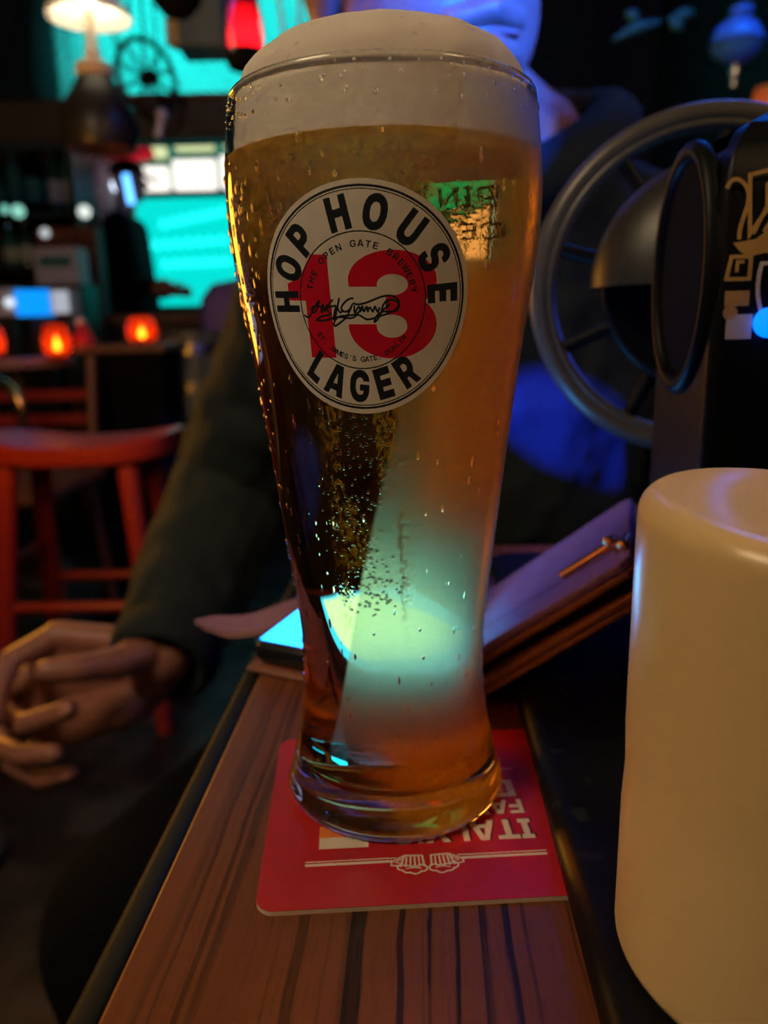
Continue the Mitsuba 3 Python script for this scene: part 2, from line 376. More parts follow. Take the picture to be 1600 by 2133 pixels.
def shadowed(s, h, x, y, wt, sq):
    g = text_poly(s, h, wt, sq)
    sh = affinity.translate(g, -h * 0.07, -h * 0.05).difference(g)
    put(bm + '__lettering', on_mat(upside(g, x, y), 0, PZ), 'm_print', False)
    put(bm + '__lettering_shadow', on_mat(upside(sh, x, y), 0, PZ * 0.7), 'm_printdark', False)
shadowed("ITALY'S", 0.0088, 0.0395, -0.0225, 800, 0.86)
shadowed('FAVOURITE', 0.0068, 0.0387, -0.0128, 800, 0.86)
lab = sbox(0, -0.0018, 0.034, 0.0072).difference(affinity.translate(text_poly('BEER', 0.0052, 800, 1.0), 0.002, 0.0))
put(bm + '__lettering', on_mat(upside(lab, 0.0372, -0.0040), 0, PZ), 'm_print', False)
put(bm + '__lettering', on_mat(upside(sbox(0, 0, 0.03, 0.0007), 0.0385, 0.0045), 0, PZ), 'm_print', False)
lines = [sbox(-0.0335, -0.0004, -0.0095, 0.0006), sbox(-0.0335, 0.0012, -0.0085, 0.0016), sbox(0.0095, -0.0004, 0.0335, 0.0006), sbox(0.0085, 0.0012, 0.0335, 0.0016)]
put(bm + '__rule', on_mat(affinity.translate(unary_union(lines), *world_to_mat(0.0080, -0.0398)), 0, PZ), 'm_print', False)
def mug():
    L = lambda pts, w=0.0003: LineString(pts).buffer(w)
    g = [L([(0.0012, 0.0038), (0.0010, -0.0002)]), L([(0.0012, 0.0040), (0.0062, 0.0044)]), L([(0.0062, 0.0044), (0.0074, 0.0001)])]
    for k in range(1, 5): g.append(L([(0.0012 + k * 0.0011, 0.0036), (0.0010 + k * 0.00125, 0.0004)], 0.00026))
    g.append(L([(0.0068, 0.0040), (0.0098, 0.0020), (0.0100, 0.0006), (0.0078, 0.0003)], 0.00024)); g.append(L([(0.0070, 0.0030), (0.0088, 0.0018), (0.0074, 0.0012)], 0.00018))
    foam = unary_union([Point(x, y).buffer(r) for x, y, r in ((0.0016, -0.0010, 0.0013), (0.0036, -0.0016, 0.0016), (0.0056, -0.0012, 0.0014), (0.0072, -0.0004, 0.0011))])
    g.append(foam.boundary.buffer(0.00026)); g.append(L([(0.002, -0.001), (0.004, -0.0006), (0.006, -0.0010)], 0.00018))
    return unary_union(g)
c = world_to_mat(0.0081, -0.0420)
put(bm + '__mug_emblem', on_mat(affinity.translate(mug(), *c), 0, PZ), 'm_print', False, label='outline of a frothing mug')
put(bm + '__mug_emblem', on_mat(affinity.translate(affinity.scale(mug(), -1, 1, origin=(0, 0)), *c), 0, PZ), 'm_print', False, label='outline of a frothing mug')
c = world_to_mat(-0.0222, -0.0345)
put(bm + '__printed_patch', on_mat(affinity.translate(sbox(0, 0, 0.014, 0.0048), *c), 0, PZ), 'm_print', False, label='cream and orange printed patch')
put(bm + '__printed_patch', on_mat(affinity.translate(sbox(0, 0.0048, 0.014, 0.010), *c), 0, PZ), 'm_orange', False)

# ---------------------------------------------------------------- pint glass and beer
prof = np.array([(31.5, 0.0), (33.2, 0.8), (34.2, 2.4), (34.1, 4.6), (33.3, 7.0), (31.6, 14.0), (29.9, 22.2), (28.7, 30.2), (28.0, 38.2), (27.8, 46.2), (28.2, 55.7), (29.2, 65.8), (30.3, 75.7),
                 (31.6, 86.8), (32.9, 97.6), (34.4, 110.4), (35.8, 121.4), (37.4, 134.0), (38.9, 144.0), (40.4, 154.0), (41.5, 162.5), (42.2, 171.0), (42.35, 178.0), (41.9, 186.0), (41.1, 194.0), (40.3, 200.0)]) * 1e-3
from scipy.interpolate import PchipInterpolator, CubicSpline
_s = np.r_[0, np.cumsum(np.linalg.norm(np.diff(prof, axis=0), axis=1))]
_cs = CubicSpline(_s[1:], prof[1:], bc_type='natural')
def outer(zq):
    return np.interp(zq, OZ, OR)
fine = _cs(np.linspace(_s[1], _s[-1], 150)); OR, OZ = fine[:, 0], fine[:, 1]
BEER_Z, FLOOR_Z, WALL = 0.1855, 0.0085, 0.0021
pg = thing('pint_glass', 'tall waisted pint glass with a round cream and red label, full of lager', 'glass')
N = 200
rim = [(OR[-1] - WALL / 2 + WALL / 2 * math.cos(a), OZ[-1] + WALL / 2 * math.sin(a)) for a in np.linspace(0, math.pi, 9)]
inz = np.linspace(OZ[-1], BEER_Z, 8)
shell = [(0, 0.0004), (0.026, 0.0004), (0.0295, 0.0)] + [(0.0315, 0.0001)] + [tuple(q) for q in fine] + rim[1:] + [(np.interp(z, OZ, OR) - WALL, z) for z in inz[1:]]
put(pg + '__vessel', at(lathe(shell, N), [0, 0, Z0 + 0.00012]), 'm_glass', 50)
zz = np.linspace(FLOOR_Z + 0.006, BEER_Z, 130)
inner = [(0, FLOOR_Z), (0.010, FLOOR_Z + 0.0001), (0.018, FLOOR_Z + 0.0006), (0.024, FLOOR_Z + 0.0018), (0.0275, FLOOR_Z + 0.0036)] + [(np.interp(z, OZ, OR) - WALL, z) for z in zz]
bv = thing('beer', 'golden lager with a thick cream head, filling the pint glass', 'beer')
bsm = lathe(inner, N)
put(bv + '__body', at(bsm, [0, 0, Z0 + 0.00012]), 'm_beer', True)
# foam head: sunk a little into the beer, bulging over the rim
ri = np.interp(BEER_Z - 0.0012, OZ, OR) - WALL - 0.0005
fz = np.linspace(BEER_Z - 0.0012, OZ[-1] - 0.0002, 10)
dome = [(0.0378 * math.cos(a) ** 0.62, OZ[-1] + 0.0004 + 0.0155 * math.sin(a)) for a in np.linspace(0.06, math.pi / 2, 26)]
dome[-1] = (0, dome[-1][1])
fm = lathe([(0, BEER_Z - 0.0012)] + [(np.interp(z, OZ, OR) - WALL - 0.0005, z) for z in fz] + dome, 120)
v = fm.vertices; nn = meshkit.fbm(v * 110, 3, 3)[:, None] - 0.5
top = np.clip((v[:, 2:3] - OZ[-1]) / 0.004, 0, 1)
fm.vertices = v + fm.vertex_normals * nn * 0.0016 * top
put(bv + '__foam', at(fm, [0, 0, Z0]), 'm_foam', True, label='thick cream foam head')

# surface map of the glass: (arc across, height) -> point just outside it
def on_glass(u, h, phi0, off):
    r = outer(h); a = phi0 + u / 0.0400
    dr_ = (outer(h + 5e-4) - outer(h - 5e-4)) / 1e-3
    nl = np.sqrt(1 + dr_ ** 2)
    rr = r + off / nl
    return np.stack([rr * np.cos(a), rr * np.sin(a), h - off * dr_ / nl + Z0 + 0.00012], -1)
LAB_PHI, LAB_Z, LAB_R, LAB_T = math.radians(-99.0), 0.1485, 0.0262, math.radians(-1.0)
def decal(poly, key, bsdf, off, size=0.0016, smooth=True, **k):
    """print on the label: polygon in units of the label's radius"""
    v, f = tri2d(poly, size / LAB_R)
    c, s = math.cos(LAB_T), math.sin(LAB_T)
    u, w = v[:, 0] * c - v[:, 1] * s, v[:, 0] * s + v[:, 1] * c
    m = trimesh.Trimesh(on_glass(u * LAB_R, LAB_Z + w * LAB_R * 1.0, LAB_PHI, off), f, process=False)
    return put(key, m, bsdf, smooth, **k)
lb = pg + '__label'
disc = Point(0, 0).buffer(1, quad_segs=40)
decal(disc, lb, 'm_label', 0.00010, 0.002, label='round cream label with black lettering and a red number')
def ring(r, w): return Point(0, 0).buffer(r + w, quad_segs=40).difference(Point(0, 0).buffer(r - w, quad_segs=40))
def crop(px, py):                                    # a place on the enlarged label -> label units
    return ((px - 787) / 760, -(py - 915) / 860)
def un(pts): return [crop(*p) for p in pts]
one = Polygon(un([(385, 1335), (588, 1335), (572, 572), (455, 565), (415, 640), (350, 730), (245, 770), (245, 895), (385, 900)]))
def ell(cx, cy, rx, ry): return affinity.scale(Point(*crop(cx, cy)).buffer(1, quad_segs=40), rx / 760, ry / 860)
three = unary_union([ell(1005, 760, 297, 215), ell(1010, 1090, 312, 248)])
three = three.difference(Polygon(un([(600, 805), (960, 805), (960, 1078), (600, 1078)])))
three = three.difference(unary_union([ell(1003, 792, 103, 76), ell(1003, 1095, 107, 86)]))
three = three.difference(unary_union([Polygon(un([(600, 806), (1003, 806), (1003, 868), (600, 868)])), Polygon(un([(600, 1010), (1000, 1010), (1000, 1080), (600, 1080)]))]))
decal(unary_union([one, three]), lb + '__number', 'm_labelred', 0.00016)
blk = [ring(0.945, 0.010), ring(0.920, 0.0045), ring(0.583, 0.0055)]
def arc_letters(word, angles, rad, h, wt, sq, inward=False):
    out = []
    for ch, a in zip(word, angles):
        g = text_poly(ch, h, wt, sq); x0, y0, x1, y1 = g.bounds
        g = affinity.translate(g, -(x0 + x1) / 2, -h / 2)
        g = affinity.rotate(g, a + 90 if inward else a - 90, origin=(0, 0))
        out.append(affinity.translate(g, rad * math.cos(math.radians(a)), rad * math.sin(math.radians(a))))
    return out
words = arc_letters('HOP', [179, 156, 134], 0.745, 0.285, 900, 0.72) + arc_letters('HOUSE', [103, 79, 54, 30, 6], 0.745, 0.285, 900, 0.72)
words += arc_letters('LAGER', [231, 248, 267, 286, 305], 0.745, 0.285, 900, 0.72, True)
decal(unary_union(words), lb + '__lettering', 'm_labelblack', 0.00021, 0.0012)
def small(text, a0, a1, rad, h, inward=False):
    ch = [c_ for c_ in text if c_ != ' ']
    pos = [i for i, c_ in enumerate(text) if c_ != ' ']
    n = len(text) - 1
    return arc_letters(ch, [a0 + (a1 - a0) * i / n for i in pos], rad, h, 700, 1.0, inward)
decal(unary_union(small('THE OPEN GATE BREWERY', 164, 12, 0.485, 0.056) + small("ST. JAMES'S GATE, DUBLIN", 214, 322, 0.500, 0.046, True)), lb + '__small_lettering', 'm_labelblack', 0.00021, 0.0012)
decal(unary_union(blk), lb + '__ring', 'm_labelblack', 0.00021, 0.0012)
sig = [[(365, 1010), (390, 1025), (430, 985), (490, 905), (470, 960), (440, 990), (425, 970), (480, 940), (500, 985)], [(510, 990), (520, 940), (530, 980), (545, 945), (560, 935)], [(590, 900), (560, 990), (575, 1000)], [(545, 955), (610, 940)],
       [(640, 890), (600, 990), (620, 950), (640, 990), (660, 975)],
       [(735, 890), (670, 925), (655, 975), (690, 985), (730, 935), (700, 1000), (640, 1065), (590, 1090), (600, 1050), (680, 1015), (760, 1000), (790, 960)],
       [(745, 945), (752, 985), (778, 950), (785, 985), (800, 945), (808, 985), (830, 950), (836, 985), (850, 955), (870, 985), (885, 950), (900, 985), (915, 960)],
       [(965, 905), (935, 960), (910, 1030), (880, 1065), (890, 1030), (960, 985), (1030, 980), (1050, 920), (1020, 880), (900, 890), (740, 925)],
       [(460, 1045), (520, 1050), (640, 1025), (740, 1025), (760, 1010), (820, 1040), (900, 1025), (1000, 990), (1045, 930), (1000, 900), (970, 960)], [(560, 1010), (480, 1030), (455, 1050)], [(930, 985), (985, 935)]]
decal(unary_union([LineString([crop(*q) for q in spline(s_, 50)]).buffer(0.0085) for s_ in sig]), lb + '__signature', 'm_labelblack', 0.00021, 0.0012)
# pint mark etched on the far side
def far_mark(s, h, phi, zc, sq=1.0, wt=400):
    g = text_poly(s, h, wt, sq); x0, _, x1, _ = g.bounds
    v, f = tri2d(affinity.translate(g, -(x0 + x1) / 2, -h / 2), 0.0015)
    return trimesh.Trimesh(on_glass(v[:, 0], zc + v[:, 1], phi, 0.00045), f, process=False)
put(pg + '__pint_mark', cat(far_mark('PINT', 0.0052, math.radians(72.5), 0.1808, 0.80, 600), far_mark('CE', 0.0044, math.radians(66.5), 0.1725, 0.85, 600)), 'm_labelblack', True, label='etched pint mark on the far side')
# drops of condensation on the outside
def drop(phi, h, rx, rz, t):
    s = trimesh.creation.icosphere(subdivisions=2)
    v = s.vertices.copy(); k = np.where(v[:, 2] > 0, 1 - 0.45 * v[:, 2], 1.0)
    u, w, o = v[:, 0] * rx * k, v[:, 2] * rz, np.maximum(v[:, 1], -0.12) * t + 0.00002 + 0.12 * t
    s.vertices = on_glass(u, h + w, phi, o); return s
ds = []
for i in range(300):
    if i < 190: phi = math.radians(rng.uniform(-178, -112))
    else: phi = math.radians(rng.uniform(-178, 0))
    h = rng.uniform(0.03, 0.186)
    if i < 60: h = rng.uniform(0.145, 0.178); phi = math.radians(rng.uniform(-172, -120))
    du, dh = (phi - LAB_PHI) * 0.04, h - LAB_Z
    if du * du + dh * dh < 0.0275 ** 2: continue
    r = rng.uniform(0.00022, 0.00062)
    ds.append(drop(phi, h, r, r * rng.uniform(1.2, 3.2), r * 0.55))
for i in range(70):
    ds.append(drop(math.radians(rng.uniform(-175, -8)), rng.choice([0.1985, 0.196, 0.1925]) + rng.uniform(-0.0008, 0.0008), rng.uniform(0.0002, 0.00045), rng.uniform(0.0002, 0.0006), 0.0003))
put(pg + '__water_drops', cat(*ds), 'm_drop', True, label='drops of condensation', kind='stuff')
# bubbles clinging inside
bs = []
ico = trimesh.creation.icosphere(subdivisions=1)
def bubble(phi, h, r):
    q = (np.interp(h, OZ, OR) - WALL - r * 1.1)
    m = ico.copy(); m.vertices = m.vertices * r + [q * math.cos(phi), q * math.sin(phi), h + Z0]; return m
for i in range(420):
    h = 0.184 - abs(rng.normal(0, 0.011)); phi = math.radians(rng.uniform(-160, -25)); (h > 0.156 and -80 < math.degrees(phi) < -34) or bs.append(bubble(phi, h, rng.uniform(0.0003, 0.0005)))
for i in range(260):
    t = rng.uniform(0, 1); h = 0.122 - 0.055 * t; phi = math.radians(-104 + 6 * math.sin(9 * t) + rng.normal(0, 5 + 6 * (1 - t))); bs.append(bubble(phi, h, rng.uniform(0.0003, 0.0005)))
put(bv + '__bubbles', cat(*bs), 'm_bubble', True, label='tiny gas bubbles clinging to the glass', kind='stuff')

# ---------------------------------------------------------------- candle
cd = thing('pillar_candle', 'thick cream pillar candle on the black sewing machine bed, at the right edge', 'candle')
BEDZ = 0.0125
cr, cx, cy, ch = 0.0335, 0.0795, -0.0880, 0.0965
cp = [(0, 0)] + [(cr - 0.0035 + 0.0035 * math.sin(a), 0.0035 - 0.0035 * math.cos(a)) for a in np.linspace(0, math.pi / 2, 8)]
cp += [(cr - 0.0004 * (i == 3), z) for i, z in enumerate(np.linspace(0.012, ch - 0.008, 9))]
cp += [(cr - 0.005 + 0.005 * math.cos(a), ch - 0.005 + 0.005 * math.sin(a)) for a in np.linspace(0.1, math.pi / 2, 9)] + [(cr - 0.009, ch - 0.0003), (cr - 0.018, ch - 0.0012), (0, ch - 0.0022)]
cm = lathe(cp, 96)
cv = cm.vertices; k = np.clip((cv[:, 2] - 0.05) / 0.05, 0, 1)
cv[:, 2] += k * (0.0035 * np.cos(np.arctan2(cv[:, 1], cv[:, 0]) - 2.4))
put(cd + '__wax_body', at(cm, G(cx, cy, BEDZ)), 'm_wax', True)
put(cd + '__wick', rod(G(cx, cy, BEDZ + ch - 0.004), G(cx + 0.001, cy, BEDZ + ch + 0.003), 0.0009), 'm_black')
sp = trimesh.creation.icosphere(subdivisions=2); sp.vertices = sp.vertices * [0.0014, 0.0010, 0.0007]
a_ = math.radians(-118)
put(cd + '__burn_mark', at(sp, G(cx + (cr - 0.0016) * math.cos(a_), cy + (cr - 0.0016) * math.sin(a_), BEDZ + ch - 0.0028)), 'm_waxspot', True, label='dark brown speck on the rim')

# ---------------------------------------------------------------- phone and wallet case
pa, ptl = math.radians(-27.0), math.radians(5.0)
PW, PL = 0.0665, 0.122
e1 = np.array([math.cos(pa), math.sin(pa), 0]); e2 = np.array([-math.sin(pa) * math.cos(ptl), math.cos(pa) * math.cos(ptl), math.sin(ptl)]); e3 = np.cross(e1, e2)
PM = np.eye(4); PM[:3, 0], PM[:3, 1], PM[:3, 2] = e1, e2, e3
PM[:3, 3] = G(-0.0606, 0.0871, 0.0120) + e1 * PW / 2 + e2 * PL / 2      # middle of the screen
def on_phone(m): m = mesh_of(m).copy(); m.apply_transform(PM); return m
ph = thing('phone', 'phone with a glowing blue screen lying in the leather wallet case', 'phone')
put(ph + '__body', on_phone(rbox([0, 0, -0.0054], [PW, PL, 0.0102], 0.0042, 0, 20)), 'm_phone', 40)
put(ph + '__screen', on_phone(bbox([0, 0, 0.0], [PW - 0.005, PL - 0.007, 0.0004])), 'm_emit', False, emit=PHONE, share=4.0, label='glowing blue screen')
put(ph + '__screen_panel', on_phone(bbox([PW * 0.10, PL * 0.05, 0.0004], [PW * 0.62, PL * 0.74, 0.0004])), 'm_emit', False, emit=(0.9, 4.2, 7.0), share=3.0, label='paler panel on the screen')
fr = sbox(-PW / 2 + 0.002, -PL / 2 + 0.002, PW / 2 - 0.002, PL / 2 - 0.002).buffer(0.0008).difference(sbox(-PW / 2 + 0.0027, -PL / 2 + 0.0037, PW / 2 - 0.0027, PL / 2 - 0.0037))
put(ph + '__bezel', on_phone(slab(fr, -0.0006, 0.0001)), 'm_steel', False, label='thin metal bezel')
wl = thing('wallet_case', 'open mauve leather wallet case with a gold clasp, holding the glowing phone', 'wallet')
put(wl + '__back_cover', on_phone(rbox([0.001, 0.0, -0.0122], [PW + 0.007, PL + 0.006, 0.0030], 0.0014)), 'm_leatheredge', 30)
A1 = G(0.0085, 0.0545, 0.0040); A2 = A1 + np.array([0.34, 0.94, 0]) * 0.103
E1 = G(0.0847, 0.0370, 0.0606); E2 = E1 + np.array([0.30, 0.95, 0.0]) * 0.103
def leaf(a, b, e, f, th, drop_, grow=0.0, r=0.0012):
    """a leather leaf between the hinge a-b and the free edge e-f, hanging drop_ below that plane"""
    nrm = np.cross(b - a, e - a); nrm /= np.linalg.norm(nrm)
    if nrm[2] > 0: nrm = -nrm
    o = nrm * drop_
    if drop_ > 0.005: a, b = a + (e - a) * 0.2, b + (f - b) * 0.2
    w = (e - a) / np.linalg.norm(e - a) * grow; g = (b - a) / np.linalg.norm(b - a) * grow
    q = [a + o - g, b + o + g, e + o + w - g, f + o + w + g]
    def cut(p, c): return p + (c - p) / np.linalg.norm(c - p) * 0.004
    pts = [q[0], q[1], cut(q[2], q[3]), cut(q[2], q[0]), cut(q[3], q[2]), cut(q[3], q[1])]
    return m3.Manifold.batch_hull([ball(p_ + nrm * k_, r, 10) for p_ in pts for k_ in (0, th)])
put(wl + '__flap', leaf(A1, A2, E1, E2, 0.0012, 0.0), 'm_leather', 30, label='mauve inner face of the raised flap')
put(wl + '__flap_edge', leaf(A1, A2, E1, E2, 0.0008, 0.0034, 0.0006), 'm_leatheredge', 30)
put(wl + '__outer_leaf', leaf(A1, A2, E1, E2, 0.0010, 0.0112, 0.001), 'm_leatheredge', 30, label='brown outer leaf below the flap')
put(wl + '__outer_leaf', leaf(A1, A2, E1, E2, 0.0008, 0.0142, 0.001, 0.0010), 'm_leatheredge', 30, label='brown outer leaf below the flap')
ex, ey = (E1 - A1) / np.linalg.norm(E1 - A1), (A2 - A1) / np.linalg.norm(A2 - A1)
ez = np.cross(ex, ey); ez = ez if ez[2] > 0 else -ez
def fl(u, v, w=0.0): return A1 + ex * u + ey * v + ez * (w + 0.0013)
for vv in (0.022, 0.030):
    put(wl + '__seam', tube([fl(u, vv + 0.0015 * math.sin(u * 40), 0.0002) for u in np.linspace(0.01, 0.088, 20)], 0.0005, 6), 'm_black')
put(wl + '__clasp', cat(rod(fl(0.066, 0.027, 0.0015), fl(0.0885, 0.0290, 0.0015), 0.0017), rod(fl(0.0885, 0.022, 0.0012), fl(0.0885, 0.039, 0.0012), 0.0019), rod(fl(0.093, 0.014, 0.001), fl(0.095, 0.030, 0.001), 0.0018),
                        at(trimesh.creation.icosphere(2, 0.0024), fl(0.0890, 0.0285, 0.003)), at(trimesh.creation.icosphere(2, 0.0022), fl(0.0955, 0.0135, 0.002)), rod(fl(0.0885, 0.030, 0.001), fl(0.0955, 0.0135, 0.001), 0.0012)), 'm_gold', 40, label='gold clasp')
# closing strap on the left
cl = [P(652, 1256, 0.378), P(604, 1270, 0.365), P(545, 1296, 0.350), P(480, 1304, 0.343), P(416, 1302, 0.336)]
cl = spline(cl, 24); wd = np.interp(np.linspace(0, 1, 24), [0, 0.2, 0.55, 0.85, 1.0], [0.008, 0.009, 0.0125, 0.0135, 0.006])
tg = np.gradient(cl, axis=0); sd = np.cross(tg, [0, 0, 1]); sd /= np.linalg.norm(sd, axis=1, keepdims=True)
vs = []
for k in range(24):
    for s_, z_ in ((-1, -1), (1, -1), (1, 1), (-1, 1)):
        vs.append(cl[k] + sd[k] * wd[k] * s_ * (1 - 0.08 * (z_ > 0)) + np.array([0, 0, 0.0011 * z_]))
fs = [(0, 1, 2), (0, 2, 3)]
for k in range(23):
    for j in range(4):
        a, b = k * 4 + j, k * 4 + (j + 1) % 4; fs += [(a, b, b + 4), (a, b + 4, a + 4)]
fs += [(92, 94, 93), (92, 95, 94)]
stp = trimesh.Trimesh(vs, fs, process=False); stp.fix_normals()
put(wl + '__strap', stp, 'm_leatherpink', 40, label='pinkish leather closing strap')

# ---------------------------------------------------------------- sewing machine
sm = thing('sewing_machine', 'old black enamelled sewing machine with a large spoked handwheel and gold decoration', 'sewing machine')
bed = Polygon([turn(0.0445, -0.27), turn(0.33, -0.27), turn(0.33, 0.22), turn(0.0445, 0.22)]).buffer(-0.02).buffer(0.02, quad_segs=8)
def slab_round(poly, z0, z1, r):
    ms = []
    zs = [(r * (1 - math.cos(a)), r * (1 - math.sin(a))) for a in np.linspace(0, math.pi / 2, 7)]
    layers = [(i_, z0 + (1 - math.cos(0)) * 0 + q_) for q_, i_ in [(r * (1 - math.cos(a)), r * (1 - math.sin(a))) for a in np.linspace(0, math.pi / 2, 6)]]
    lo = layers; hi = [(i_, z1 - (q_ - z0)) for i_, q_ in reversed(layers)]
    pts = []
    for ins, z in lo + hi:
        ring_ = np.array(poly.buffer(-ins - 1e-6).exterior.coords)[:-1]
        pts.append(np.c_[ring_, np.full(len(ring_), z)])
    return mesh_of(m3.Manifold.hull_points(np.vstack(pts)))
put(sm + '__bed', slab_round(bed, Z0 + 0.0012, Z0 + BEDZ, 0.0050), 'm_enamel', 40)
put(sm + '__foot', bbox([*turn(0.2, 0.0), Z0 - 0.0001], [0.20, 0.40, 0.0027], -3), 'm_black', False)
# column with arm
colp = sbox(0.1015, 0.0215, 0.190, 0.072).buffer(-0.004).buffer(0.004, quad_segs=6)
pts = []
for z, ins in ((BEDZ - 0.001, 0.0), (0.178, 0.0), (0.192, 0.004), (0.202, 0.012), (0.207, 0.022)):
    rg = np.array(colp.buffer(-ins).exterior.coords)[:-1]; pts.append(np.c_[rg, np.full(len(rg), z + Z0)])
put(sm + '__column', m3.Manifold.hull_points(np.vstack(pts)), 'm_enamel', 40)
put(sm + '__column_foot', rbox(G(0.1485, 0.047, BEDZ + 0.004), [0.094, 0.062, 0.014], 0.005, 0, 16), 'm_enamel', 40)
put(sm + '__arm', rbox(G(0.185, -0.03, 0.186), [0.075, 0.13, 0.042], 0.016, 0, 20), 'm_enamel', 40)
WA = np.array([0.22, 0.975, 0.0]); WA /= np.linalg.norm(WA)
WC = G(0.148, 0.148, 0.159)
def ringm(R, r, ry=None, n=96, m=16):
    ry = ry or r
    return lathe([(R + r * math.cos(a), ry * math.sin(a)) for a in np.linspace(-math.pi, math.pi, m)], n)
hw = sm + '__handwheel'
put(hw, to_axis(cat(ringm(0.0735, 0.0052, 0.0058), ringm(0.0690, 0.0030, 0.0050)), WC, WA), 'm_rim', 40, label='spoked black handwheel')
e_x = np.cross(WA, [0, 0, 1]); e_x /= np.linalg.norm(e_x)
for k in range(9):
    a = math.radians(180 - 16 + 40 * k)
    d_ = e_x * math.cos(a) + np.array([0, 0, 1.0]) * math.sin(a)
    put(hw + '__spoke', rod(WC + d_ * 0.018, WC + d_ * 0.070, 0.0040, 0.0032), 'm_enamel', 40)
put(hw + '__hub', to_axis(lathe([(0, -0.012), (0.020, -0.012), (0.024, -0.006), (0.024, 0.008), (0, 0.010)], 40), WC, WA), 'm_enamel', 30)
put(sm + '__pulley', to_axis(cat(ringm(0.0425, 0.0034, 0.003), ringm(0.0330, 0.0028, 0.003), lathe([(0, -0.004), (0.041, -0.004), (0.041, 0.004), (0, 0.004)], 60)), WC - WA * 0.022, WA), 'm_enamel', 40)
# half-round belt guard over the pulley
gp = [(0.0500 * math.cos(t) + 0.002, 0.030 * math.sin(t)) for t in np.linspace(0, 1.35, 16)]
gout = lathe([(0.049, -0.016)] + [(0.0035 + 0.0475 * math.cos(t), -0.004 + 0.030 * math.sin(t)) for t in np.linspace(0, math.pi / 2, 16)] + [(0, 0.026)], 72)
gin = lathe([(0.046, -0.016)] + [(0.0005 + 0.0475 * math.cos(t), -0.005 + 0.028 * math.sin(t)) for t in np.linspace(0, math.pi / 2 - 0.02, 16)] + [(0, 0.0232)], 72)
guard = lathe([(0.046, -0.016), (0.049, -0.016)] + [(0.0035 + 0.0475 * math.cos(t), -0.004 + 0.030 * math.sin(t)) for t in np.linspace(0, math.pi / 2 - 0.05, 16)] + [(0, 0.026), (0, 0.0232)] + [(0.0005 + 0.0475 * math.cos(t), -0.005 + 0.028 * math.sin(t)) for t in np.linspace(math.pi / 2 - 0.06, 0, 16)], 72, close=True)
guard = to_axis(guard, WC - WA * 0.034, -WA)
gm = m3.Manifold(m3.Mesh(np.asarray(guard.vertices, np.float32), np.asarray(guard.faces, np.uint32)))
try:
    cutg = trimesh.intersections.slice_mesh_plane(guard, [0, 0, 1], [0, 0, WC[2] - 0.001])
except Exception:
    cutg = guard
put(sm + '__belt_guard', cutg, 'm_guard', 40, label='half-round belt guard')
# round opening with a raised ring on the left face of the column
RC = G(0.1015, 0.0465, 0.159)
def oval(m): m = m.copy(); m.apply_transform(np.diag([1.0, 0.60, 1.0, 1.0])); M = np.eye(4); M[:3, 0], M[:3, 1], M[:3, 2] = [0, 0, 1], [0, -1, 0], [1, 0, 0]; M[:3, 2] = [-1, 0, 0]; M[:3, 1] = [0, 1, 0]; m.apply_transform(M); m.apply_translation(RC); return m
put(sm + '__opening_ring', oval(ringm(0.0375, 0.0034, 0.0034)), 'm_enamel', 40)
put(sm + '__opening', oval(lathe([(0, -0.001), (0.036, -0.001), (0.036, 0.0006), (0, 0.0006)], 48)), 'm_black', 30)
# gold decoration on the front face
def front(poly, off, key, bsdf, **k):
    m = slab(poly, 0, 0.0002)
    M = np.eye(4); M[:3, 0], M[:3, 1], M[:3, 2] = [1, 0, 0], [0, 0, 1], [0, -1, 0]
    m.apply_transform(M); m.apply_translation([0, 0.0214 - off, Z0]); put(key, m, bsdf, False, **k)
def L2(pts, w): return LineString(pts).buffer(w, cap_style=2, join_style=2)
dk = sm + '__decoration'
X, Zt = 0.1085, 0.190
gold = [L2([(X, 0.1845), (X + 0.05, 0.196)], 0.0006), L2([(X + 0.0006, 0.1845), (X + 0.002, 0.168), (X + 0.016, 0.189)], 0.0006)]
for k in range(4):
    gold.append(L2([(X + 0.003 + k * 0.0032, 0.168 + k * 0.0005), (X + 0.008 + k * 0.004, 0.179), (X + 0.016 + k * 0.005, 0.189 + k * 0.001)], 0.00055))
gold.append(L2([(X + 0.006, 0.182), (X + 0.012, 0.1835), (X + 0.0065, 0.1765), (X + 0.006, 0.182)], 0.0005))
gold.append(Polygon([(X - 0.003, 0.1655), (X + 0.004, 0.1665), (X + 0.010, 0.171), (X + 0.018, 0.178), (X + 0.0165, 0.172), (X + 0.014, 0.169), (X + 0.0155, 0.167), (X + 0.011, 0.164), (X + 0.012, 0.1615), (X + 0.007, 0.1625), (X + 0.003, 0.1615), (X, 0.1625)]))
gold += [L2([(X - 0.004, 0.155), (X - 0.003, 0.1615), (X + 0.003, 0.1615), (X + 0.003, 0.155), (X - 0.004, 0.155)], 0.0006), L2([(X - 0.001, 0.157), (X - 0.001, 0.160), (X + 0.001, 0.160)], 0.0005), sbox(X - 0.004, 0.147, X + 0.0035, 0.1515), Point(X - 0.002, 0.145).buffer(0.0022)]
gold.append(L2(spline([(X - 0.006, 0.181), (X - 0.003, 0.1835), (X, 0.181), (X - 0.0005, 0.172), (X - 0.001, 0.1665)], 24), 0.0006))
front(unary_union(gold), 0.0, dk, 'm_golddecal', label='gold scroll and wing decoration')
sh = Polygon(spline([(X + 0.006, 0.160), (X + 0.0055, 0.150), (X + 0.009, 0.141), (X + 0.0165, 0.134), (X + 0.024, 0.141), (X + 0.0275, 0.150), (X + 0.027, 0.160)], 50))
sh2 = sh.buffer(-0.0012)
front(sh.difference(sh2), 0.0, dk + '__shield', 'm_whitedecal', label='pale shield outline')
